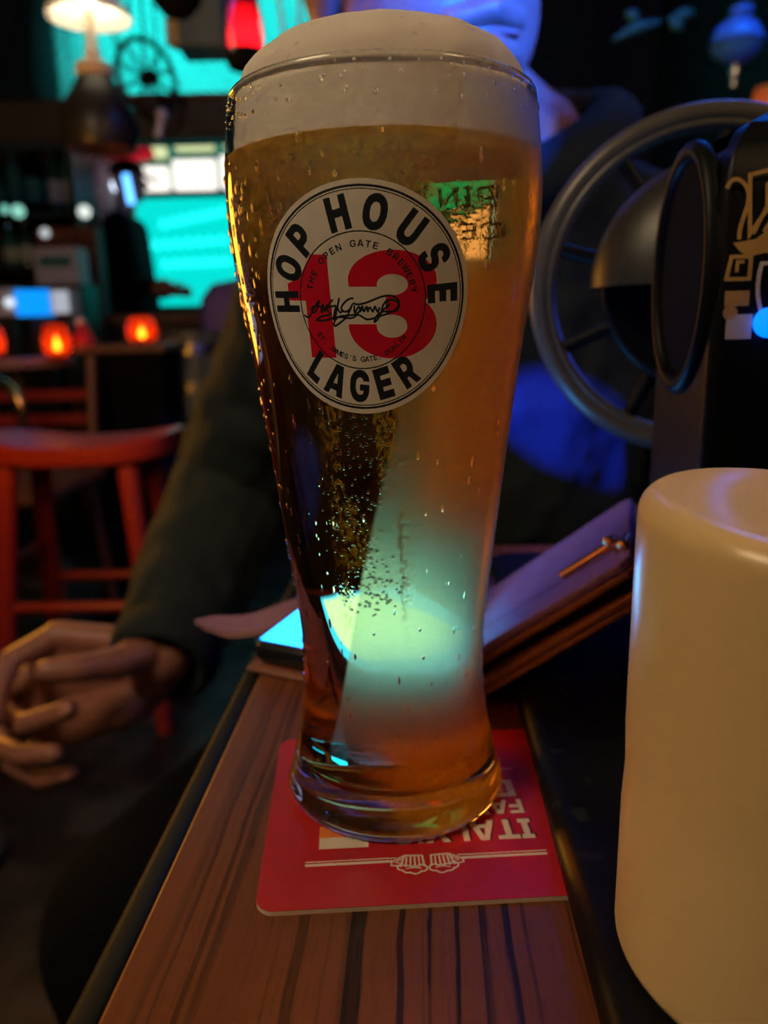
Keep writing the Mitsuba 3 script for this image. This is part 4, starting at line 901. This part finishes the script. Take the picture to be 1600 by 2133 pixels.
for s in (-1, 1):
    kn = hp_ + [0.03, s * 0.10, -0.42]; an = np.array([kn[0] - 0.03, kn[1], 0.09])
    body += [chain([hp_ + [0, s * 0.09, 0], kn, an], [0.09, 0.065, 0.042]), bone(an + [0, 0, -0.04], an + [0.15, 0, -0.055], 0.045, 0.032)]
    el = sh_ + [-0.04, s * 0.20, -0.28]; wr_ = el + [0.20, -s * 0.02, -0.06]
    body += [chain([sh_ + [0, s * 0.16, 0], el, wr_], [0.055, 0.046, 0.03]), bone(wr_, wr_ + [0.09, 0, -0.01], 0.030, 0.024)]
    for k in range(4): body.append(chain([wr_ + [0.08, 0, 0.020 - 0.014 * k], wr_ + [0.125, -s * 0.004, 0.022 - 0.017 * k], wr_ + [0.150, -s * 0.02, 0.012 - 0.016 * k]], [0.010, 0.009, 0.008]))
    body.append(chain([wr_ + [0.03, 0, 0.025], wr_ + [0.07, -s * 0.02, 0.045], wr_ + [0.10, -s * 0.03, 0.04]], [0.012, 0.010, 0.009]))
put(pb + '__body', soft(m3.Manifold.batch_boolean(body, m3.OpType.Add), 0.014, 6), 'm_skin', True)
coat = [m3.Manifold.batch_hull([ball(sh_ + [0, s * 0.15, 0], 0.085) for s in (-1, 1)] + [ball(hp_ + [0, s * 0.10, -0.25], 0.15) for s in (-1, 1)])]
for s in (-1, 1):
    el = sh_ + [-0.04, s * 0.20, -0.28]; coat.append(chain([sh_ + [0, s * 0.16, 0], el, el + [0.18, -s * 0.02, -0.055]], [0.08, 0.068, 0.052]))
put(pb + '__coat', soft(m3.Manifold.batch_boolean(coat, m3.OpType.Add), 0.025, 6), 'm_trousers', True, label='long dark coat')
cap = [ellip(hdc + [-0.008, 0, 0.062], (0.100, 0.088, 0.068)) - m3.Manifold.cube([0.4, 0.4, 0.2], True).translate([float(x) for x in hdc + [0, 0, -0.055]]), m3.Manifold.batch_hull([ball(hdc + [0.075, s * 0.06, 0.052], 0.010) for s in (-1, 1)] + [ball(hdc + [0.165, s * 0.035, 0.010], 0.008) for s in (-1, 1)])]
put(pb + '__cap', m3.Manifold.batch_boolean(cap, m3.OpType.Add), 'm_black', 40, label='dark peaked cap')
q = P(268, 388, 4.58); bt = thing('added_blue_rod', 'short glowing rod added for the blue-white stripe at the face of the person at the bar', 'light')
put(bt, rod(q + [0.008, 0, -0.09], q + [-0.012, 0, 0.06], 0.020), 'm_emit', emit=(0.35, 1.3, 3.2))  # added glowing rod, stands for the bright stripe at the face
# counter under the board
cu = thing('bar_counter', 'dark bar counter below the cyan board', 'counter')
a, b = P(238, 700, 4.15), P(700, 645, 4.15)
put(cu + '__front', bbox([(a[0] + b[0]) / 2, a[1] + 0.15, (b[2] - 0.05) / 2], [b[0] - a[0], 0.30, b[2] - 0.05]), 'm_darkwood', False)
put(cu + '__top', bbox([(a[0] + b[0]) / 2, a[1] + 0.13, b[2] - 0.025], [b[0] - a[0] + 0.04, 0.32, 0.05], 0, 0.008), 'm_brownwood', 30)
for k in range(6): put(cu + '__panel', bbox([a[0] + (b[0] - a[0]) * (k + 0.5) / 6, a[1] - 0.008, (b[2]) / 2], [(b[0] - a[0]) / 7, 0.016, b[2] * 0.7], 0, 0.004), 'm_greenwood', 30)
# round-backed chair by the counter
rc = thing('tub_chair', 'mauve round-backed chair by the bar counter, just left of the pint glass', 'chair')
q = P(492, 640, 3.62)
put(rc + '__backrest', m3.Manifold.batch_hull([ball(q + [x, 0.03 - 0.15 * (abs(x) / 0.17) ** 2 * 0, z], 0.035) for x, z in ((-0.13, 0.03), (-0.09, 0.075), (0, 0.09), (0.09, 0.075), (0.13, 0.03), (-0.15, -0.35), (0.15, -0.35))]), 'm_leather', 50)
put(rc + '__seat', rbox([q[0], q[1] + 0.22, q[2] - 0.40], [0.42, 0.42, 0.09], 0.035), 'm_leather', 40)
for sx in (-1, 1):
    for sy in (-1, 1): put(rc + '__leg', rod([q[0] + sx * 0.17, q[1] + 0.22 + sy * 0.17, 0], [q[0] + sx * 0.15, q[1] + 0.22 + sy * 0.15, q[2] - 0.43], 0.018, 0.022), 'm_darkwood')
# back bar shelves with bottles
sf = thing('back_bar', 'dark shelf unit with bottles at the far left', 'shelf unit')
a, b = P(-170, 620, 4.4), P(163, 290, 4.4); wS = b[0] - a[0]
put(sf + '__back', bbox([(a[0] + b[0]) / 2, a[1] + 0.17, b[2] / 2], [wS, 0.03, b[2]]), 'm_darkwood', False)
zsh = [P(0, 452, 4.4)[2], P(0, 560, 4.4)[2], b[2] + 0.03]
for z in zsh: put(sf + '__shelf', bbox([(a[0] + b[0]) / 2, a[1], z - 0.015], [wS, 0.32, 0.03], 0, 0.004), 'm_darkwood', 30)
for xx in (a[0], b[0]): put(sf + '__side', bbox([xx, a[1], b[2] / 2], [0.03, 0.32, b[2]]), 'm_darkwood', False)
put(sf + '__cupboard', bbox([(a[0] + b[0]) / 2, a[1] + 0.01, 0.45], [wS - 0.04, 0.30, 0.90]), 'm_darkwood', False)
def bottle(name, label, q, h, r, bs, cap_):
    t = thing(name, label, 'bottle', 'bottles on the back bar')
    put(t + '__glass', at(lathe([(0, 0), (r, 0), (r, h * 0.55), (r * 0.85, h * 0.66), (r * 0.36, h * 0.76), (r * 0.34, h * 0.95), (0, h * 0.95)], 28), q), bs, 40)
    put(t + '__cap', at(lathe([(0, h * 0.93), (r * 0.4, h * 0.93), (r * 0.4, h), (0, h)], 20), q), cap_, 30)
    put(t + '__paper_label', at(lathe([(r * 1.01, h * 0.15), (r * 1.01, h * 0.45)], 28), q), 'm_teal' if cap_ == 'm_black' else 'm_pale', 40)
spec = [(4, 0, 0.30, 0.040, 'm_bottle', 'm_black', 'green bottle at the left edge, on the upper shelf'), (39, 0, 0.34, 0.038, 'm_teal', 'm_black', 'teal bottle on the upper shelf, second from the left edge'), (78, 0, 0.38, 0.055, 'm_black', 'm_black', 'tall wide black bottle on the upper shelf'), (122, 0, 0.36, 0.036, 'm_bottle', 'm_steel', 'green bottle with a silver cap on the upper shelf'), (152, 0, 0.36, 0.034, 'm_teal', 'm_steel', 'teal bottle with a silver cap beside the red post'),
        (14, 1, 0.22, 0.040, 'm_teal', 'm_steel', 'short teal bottle with a silver cap on the lower shelf'), (48, 1, 0.24, 0.038, 'm_bottle', 'm_steel', 'short green bottle with a silver cap on the lower shelf'), (140, 1, 0.20, 0.04, 'm_bottle', 'm_black', 'short green bottle on the lower shelf, right of the others')]
for k, (x, sh__, h, r, bs, cp__, lab_) in enumerate(spec):
    q = P(x, 452, 4.34); q[2] = zsh[sh__]; bottle('bottle' if k == 0 else f'bottle_{k:03d}', lab_, q, h, r, bs, cp__)
for k, (x, y, r, e) in enumerate(((38, 440, 13, (0.30, 0.75, 0.60)), (10, 436, 9, (0.2, 0.6, 0.5)), (176, 441, 13, (0.9, 1.0, 0.9)), (94, 485, 10, (0.55, 0.6, 0.62)), (20, 695, 8, (0.7, 0.75, 0.8)))):
    q = P(x, y, 4.05); t = thing('bar_bulb' if k == 0 else f'bar_bulb_{k:03d}', ('pale green bulb glowing before the lower shelf, second from the left', 'small pale green bulb glowing at the far left', 'bright white bulb beside the pale pillar', 'dim white bulb above the cash register', 'small white bulb at the left edge above the candle table')[k], 'bulb', 'small bulbs strung along the bar')
    put(t + '__bulb', at(trimesh.creation.icosphere(2, px_r(r, q)), q), 'm_emit', True, emit=e); put(t + '__cord', rod(q, [q[0], q[1], ZC], 0.003), 'm_black')
bp_ = thing('brick_pier', 'dim red brick pier left of the pale pillar', 'pier')
a, b = P(98, 700, 4.05), P(198, 470, 4.05)
put(bp_ + '__core', bbox([(a[0] + b[0]) / 2, a[1] + 0.07, b[2] / 2], [b[0] - a[0] - 0.01, 0.10, b[2] - 0.01]), 'm_darkwall', False)
nr = int(b[2] / 0.075)
for r_ in range(nr):
    z = b[2] - (r_ + 0.5) * 0.075
    if z < 0.75: break
    off = 0.5 if r_ % 2 else 0.0
    for k in range(-1, 2):
        x0 = max(a[0], a[0] + (k + off) * (b[0] - a[0]) / 1.5); x1 = min(b[0], a[0] + (k + 1 + off) * (b[0] - a[0]) / 1.5)
        if x1 - x0 > 0.03: put(bp_ + '__brick', bbox([(x0 + x1) / 2, a[1] + 0.03, z], [x1 - x0 - 0.010, 0.06, 0.065]), 'm_brick', False)
cr_, c_, w_, h_ = card('cash_register', 'pale grey cash register with a dark display, by the brick pier', 'cash register', 90, 517, 170, 596, 3.7, 'm_pale', 0.14, key='case')
put(cr_ + '__display', bbox(c_ + [0.0, -0.072, h_ * 0.12], [w_ * 0.72, 0.012, h_ * 0.26], 0, 0.003), 'm_teal', 30)
put(cr_ + '__stand', bbox([c_[0], c_[1], (c_[2] - h_ / 2) / 2], [w_ * 1.2, 0.2, c_[2] - h_ / 2]), 'm_darkwood', False)
for nm, lb_, x0, y0, x1, y1, em, bs in (('till_screen', 'glowing blue till screen at the left, beside a white printer', 41, 603, 105, 659, (0.0, 0.36, 1.25), 'm_emit'), ('receipt_printer', 'white receipt printer right of the blue till screen', 112, 603, 147, 655, None, 'm_lilac'), ('white_appliance', 'white appliance with a round light, left of the blue till screen', -30, 600, 31, 660, None, 'm_pale')):
    t, c_, w_, h_ = card(nm, lb_, nm.replace('_', ' '), x0, y0, x1, y1, 3.2, bs, 0.05, em, key='panel')
    put(t + '__case', bbox(c_ + [0, 0.06, 0], [w_ * 1.02, 0.06, h_ * 1.04], 0, 0.005), 'm_blackiron' if em else 'm_pale', 30)
    put(t + '__stand', bbox([c_[0], c_[1] + 0.05, (c_[2] - h_ / 2) / 2], [w_ * 0.5, 0.06, c_[2] - h_ / 2]), 'm_darkwood', False)
    if nm == 'white_appliance': put(t + '__light', at(trimesh.creation.icosphere(2, px_r(10, c_)), P(20, 630, 3.15)), 'm_emit', True, emit=(0.9, 1.0, 1.1))
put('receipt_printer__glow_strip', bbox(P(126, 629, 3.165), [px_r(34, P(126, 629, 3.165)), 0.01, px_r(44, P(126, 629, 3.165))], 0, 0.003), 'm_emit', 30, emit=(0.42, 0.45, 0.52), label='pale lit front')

# ---------------------------------------------------------------- tables, candles, barrel, seats
pt = thing('pedestal_table', 'dark boxy pub table with an orange-lit top, behind the red stool', 'table')
a, b = P(162, 735, 2.75), P(332, 716, 2.75)
zt = b[2]
put(pt + '__top', bbox([(a[0] + b[0]) / 2, a[1] + 0.16, zt - 0.015], [b[0] - a[0] + 0.03, 0.30, 0.03], 0, 0.006), 'm_brownwood', 30)
put(pt + '__body', bbox([(a[0] + b[0]) / 2, a[1] + 0.16, (zt - 0.03) / 2], [b[0] - a[0] - 0.02, 0.26, zt - 0.03], 0, 0.006), 'm_black', 30)
rt_ = thing('round_table', 'round table with a pinkish top at the left edge, carrying a glowing candle', 'table')
q = P(40, 748, 2.75); R = px_r(120, q)
put(rt_ + '__top', at(lathe([(0, -0.03), (R * 0.98, -0.03), (R, -0.015), (R * 0.98, 0), (0, 0)], 48), q + [-0.06, 0.1, 0]), 'm_leatherpink', 30)
put(rt_ + '__pedestal', at(lathe([(0, -q[2]), (R * 0.7, -q[2]), (R * 0.6, -q[2] + 0.03), (0.04, -q[2] + 0.08), (0.035, -0.03), (0, -0.03)], 32), q + [-0.06, 0.1, 0]), 'm_darkwood', 30)
def candle_cup(name, label, x, y, d, h, w, zbase=None):
    t = thing(name, label, 'candle holder', 'glowing orange candle cups')
    q = P(x, y + h / 2, d); hh, r = px_r(h, q), px_r(w / 2, q)
    if zbase is not None: q[2] = zbase
    put(t + '__cup', at(lathe([(0, 0.002), (r * 0.72, 0.002), (r * 0.95, hh * 0.25), (r, hh * 0.55), (r * 0.80, hh * 0.90), (r * 0.62, hh)], 32), q), 'm_cupglass', 40)
    put(t + '__flame', at(lathe([(0, 0), (r * 0.26, hh * 0.10), (r * 0.20, hh * 0.22), (0, hh * 0.45)], 16), q + [0, 0, hh * 0.22]), 'm_emit', True, emit=(24, 13, 2.5), share=1.0)
    put(t + '__wax', at(lathe([(0, 0.004), (r * 0.6, 0.004), (r * 0.6, hh * 0.2), (0, hh * 0.2)], 20), q), 'm_cream', 30)
candle_cup('candle_cup', 'glowing orange candle cup at the near right corner of the boxy pub table', 298, 694, 2.80, 54, 62, zt)
candle_cup('candle_cup_001', 'tall glowing orange candle cup on the round table', 122, 712, 2.72, 70, 56)
candle_cup('candle_cup_002', 'glowing orange candle cup cut off by the left edge', -12, 712, 2.72, 64, 50)
q = P(176, 718, 2.85); q[2] = zt; R = px_r(24, q); rh = thing('red_cone_hat', 'small red cone hat with a white bobble on the boxy pub table', 'hat')
put(rh + '__cone', at(lathe([(0, 0), (R, 0), (R * 0.95, 0.012), (R * 0.35, px_r(42, q)), (0, px_r(46, q))], 32), q), 'm_red', 40); put(rh + '__bobble', at(trimesh.creation.icosphere(3, px_r(10, q)), q + [-0.008, 0, px_r(48, q)]), 'm_milkglass', True)
br = thing('barrel', 'green wooden barrel with pale hoops and gold plates, left of the pint glass', 'barrel')
q = P(398, 935, 3.1); q0_ = np.array([q[0], q[1] + 0.15, 0.0]); Rb = px_r(84, q); Ht = P(398, 690, 3.1)[2]
def bulge(z): return Rb * (0.90 + 0.10 * math.sin(math.pi * z / Ht))
for k in range(16):
    a0 = 2 * math.pi * k / 16; a1 = 2 * math.pi * (k + 0.95) / 16; v_, f_ = [], []
    zs = np.linspace(0, Ht, 7)
    for z in zs:
        for a_, rr in ((a0, bulge(z)), (a1, bulge(z)), (a1, bulge(z) - 0.02), (a0, bulge(z) - 0.02)): v_.append((rr * math.cos(a_), rr * math.sin(a_), z))
    for i in range(6):
        for j in range(4):
            c0, c1 = i * 4 + j, i * 4 + (j + 1) % 4; f_ += [(c0, c1, c1 + 4), (c0, c1 + 4, c0 + 4)]
    f_ += [(0, 2, 1), (0, 3, 2), (24, 25, 26), (24, 26, 27)]
    m_ = trimesh.Trimesh(v_, f_, process=False); put(br + '__stave', at(m_, q0_), 'm_greenwood', False)
put(br + '__head', at(lathe([(0, Ht - 0.02), (bulge(Ht) - 0.02, Ht - 0.02), (bulge(Ht) - 0.02, Ht - 0.005), (0, Ht - 0.005)], 40), q0_), 'm_greenwood', 30)
for y_ in (728, 812, 905):
    z = P(398, y_, 3.0)[2]; put(br + '__hoop', at(lathe([(bulge(z) + 0.001, z - 0.022), (bulge(z) + 0.006, z - 0.022), (bulge(z) + 0.006, z + 0.022), (bulge(z) + 0.001, z + 0.022)], 48, True), q0_), 'm_steel', 30)
for y_, hh in ((726, 0.030), (810, 0.022)):
    z = P(398, y_, 3.0)[2]; a_ = math.radians(-106); put(br + '__plate', bbox(q0_ + [(bulge(z) + 0.010) * math.cos(a_), (bulge(z) + 0.010) * math.sin(a_), z], [0.06, 0.008, hh * 2], 14, 0.003), 'm_goldplate', 30, label='gold plate')
# red saddle-seat stool
st = thing('bar_stool', 'red-stained wooden stool with a saddle seat, standing at the left', 'stool')
zs_ = P(190, 925, 1.72)[2]; cS = P(178, 950, 1.78); cS[2] = zs_
sx_ = 0.225; v_, f_ = [], []; nu, nv = 29, 11
def seat_z(u, v): return 0.030 * u * u - 0.012 * math.cos(v * math.pi / 2) * (1 - u * u)
def sup(a, e=3.2): return math.copysign(abs(math.cos(a)) ** (2 / e), math.cos(a)), math.copysign(abs(math.sin(a)) ** (2 / e), math.sin(a))
rings = [0, 0.3, 0.6, 0.85, 0.96, 1.0]
NA = 48
for side in (0, 1):
    for i, r_ in enumerate(rings if side == 0 else rings[::-1]):
        for k in range(NA):
            c1, s1 = sup(2 * math.pi * k / NA); u, v = c1 * r_, s1 * r_
            z = seat_z(u, v) - (0.006 if i == 5 and side == 0 else 0) if side == 0 else seat_z(u, v) * 0.5 - 0.042 + (0.008 if i == 0 else 0)
            v_.append((cS[0] + u * sx_, cS[1] + v * 0.135, cS[2] + z))
n_ = len(v_) // NA
for i in range(n_ - 1):
    for k in range(NA):
        a_, b_ = i * NA + k, i * NA + (k + 1) % NA; f_ += [(a_, a_ + NA, b_), (b_, a_ + NA, b_ + NA)]
m_ = trimesh.Trimesh(v_, f_, process=False); m_.merge_vertices(); m_.fix_normals(); put(st + '__seat', m_, 'm_redwood', 40)
legs = {}
for sx, sy in ((-1, -1), (1, -1), (-1, 1), (1, 1)):
    top_ = cS + np.array([sx * 0.135 - 0.01, sy * 0.085, -0.030]); bot = np.array([cS[0] + sx * 0.185 - 0.01, cS[1] + sy * 0.15, 0.0]); legs[sx, sy] = (top_, bot)
    put(st + '__leg', rod(bot, top_, 0.020, 0.024), 'm_redwood', 40)
def lp(k, z): t_, b_ = legs[k]; return b_ + (t_ - b_) * z / t_[2]
for k0, k1, z in (((-1, -1), (1, -1), 0.30), ((-1, 1), (1, 1), 0.30), ((-1, -1), (-1, 1), 0.40), ((1, -1), (1, 1), 0.40), ((-1, -1), (1, -1), 0.155)):
    put(st + '__stretcher', rod(lp(k0, z), lp(k1, z), 0.012), 'm_redwood', 40)
# wooden armchair behind it
ac = thing('armchair', 'wooden armchair with a curved arm at the left edge, behind the red stool', 'chair')
q = P(45, 935, 2.35); zsq = 0.45; ox, oy = q[0] - 0.05, q[1]
put(ac + '__seat', rbox([ox, oy, zsq], [0.46, 0.44, 0.04], 0.016), 'm_brownwood', 40)
for sx in (-1, 1):
    for sy in (-1, 1): put(ac + '__leg', rod([ox + sx * 0.21, oy + sy * 0.2, 0], [ox + sx * 0.18, oy + sy * 0.17, zsq], 0.018, 0.02), 'm_brownwood', 40)
zb = P(150, 790, 2.35)[2]
for k, xx in enumerate((-0.19, 0.19)): put(ac + '__back_post', rod([ox + xx, oy + 0.19, zsq], [ox + xx * 1.05, oy + 0.25, zb + 0.06], 0.016), 'm_brownwood', 40)
for z in (P(80, 828, 2.5)[2], P(80, 880, 2.5)[2]): put(ac + '__back_rail', bbox([ox, oy + 0.225, z], [0.38, 0.02, 0.035], 0, 0.006), 'm_redwood', 30)
arm = spline([P(-40, 795, 2.25), P(10, 800, 2.2), P(42, 840, 2.18), P(48, 890, 2.2), P(38, 930, 2.24)], 30)
put(ac + '__arm', tube(arm, 0.014, 10), 'm_brass', True, label='curved brass-coloured arm')

# ---------------------------------------------------------------- background, right
ol = thing('oil_lamp', 'milk-glass oil lamp hanging at the top right, blue light put into its colour', 'lamp')
q = P(1535, 92, 1.5); R = px_r(54, q)
put(ol + '__shade', at(lathe([(R, 0.0), (R * 0.98, R * 0.15), (R * 0.75, R * 0.60), (R * 0.42, R * 0.84), (R * 0.40, R * 0.84), (R * 0.72, R * 0.57), (R * 0.95, R * 0.13)], 40, True), q), 'm_bluelitglass', 40)
put(ol + '__smoke_bell', at(lathe([(R * 0.30, R * 0.9), (R * 0.45, R * 1.1), (R * 0.40, R * 1.25), (0, R * 1.3)], 32), q + [0.004, 0, 0]), 'm_bluelitglass', 40)
put(ol + '__bowl', at(lathe([(0, -R * 0.62), (R * 0.45, -R * 0.60), (R * 0.80, -R * 0.35), (R * 0.95, -R * 0.06), (0, -R * 0.06)], 40), q), 'm_bluelitglass', 40)
put(ol + '__stem', at(lathe([(0, -R * 1.5), (R * 0.12, -R * 1.5), (R * 0.10, -R * 1.2), (R * 0.2, -R * 1.0), (R * 0.12, -R * 0.6), (0, -R * 0.6)], 24), q), 'm_steel', 40)
for s in (-1, 1): put(ol + '__hanger', tube([q + [s * R, 0, 0], q + [s * R * 1.05, 0, R * 1.3], q + [s * 0.01, 0, R * 2.4], [q[0] + s * 0.005, q[1], ZC]], 0.0025, 8), 'm_black')
al = thing('amber_lampshade', 'dim amber lampshade at the right edge, under the milk-glass oil lamp', 'lampshade')
q = P(1600, 235, 1.9); R = px_r(48, q)
put(al + '__shade', at(lathe([(R, -R), (R * 0.95, -R * 0.9), (R * 0.6, R), (R * 0.55, R), (R * 0.9, -R * 0.95)], 40, True), q), 'm_ambershade', 40)
put(al + '__bulb', at(trimesh.creation.icosphere(3, R * 0.3), q), 'm_emit', True, emit=(3.2, 1.9, 0.7)); put(al + '__cord', rod(q + [0, 0, R], [q[0], q[1], ZC], 0.004), 'm_black')
ho = thing('hanging_ornament', 'dim teal ornament of three pointed vanes hanging at the top right', 'ornament')
q = P(1372, 38, 1.8)
for a_, b_, c_ in (((1280, 82), (1322, 60), (1372, 46)), ((1305, 28), (1318, 34), (1326, 44)), ((1395, 40), (1425, 30), (1442, 26)), ((1398, 42), (1408, 52), (1418, 60))):
    pts_ = [P(*a_, 1.8), P(*b_, 1.8), P(*c_, 1.8)]
    put(ho + '__vane', m3.Manifold.batch_hull([ball(pts_[0], 0.004, 10), ball(pts_[1], 0.013, 10), ball(pts_[2], 0.005, 10)]), 'm_teal', 40)
put(ho + '__rod', rod(P(1275, 50, 1.81), P(1450, 36, 1.81), 0.004), 'm_black'); put(ho + '__cord', rod(q, [q[0], q[1], ZC], 0.003), 'm_black')
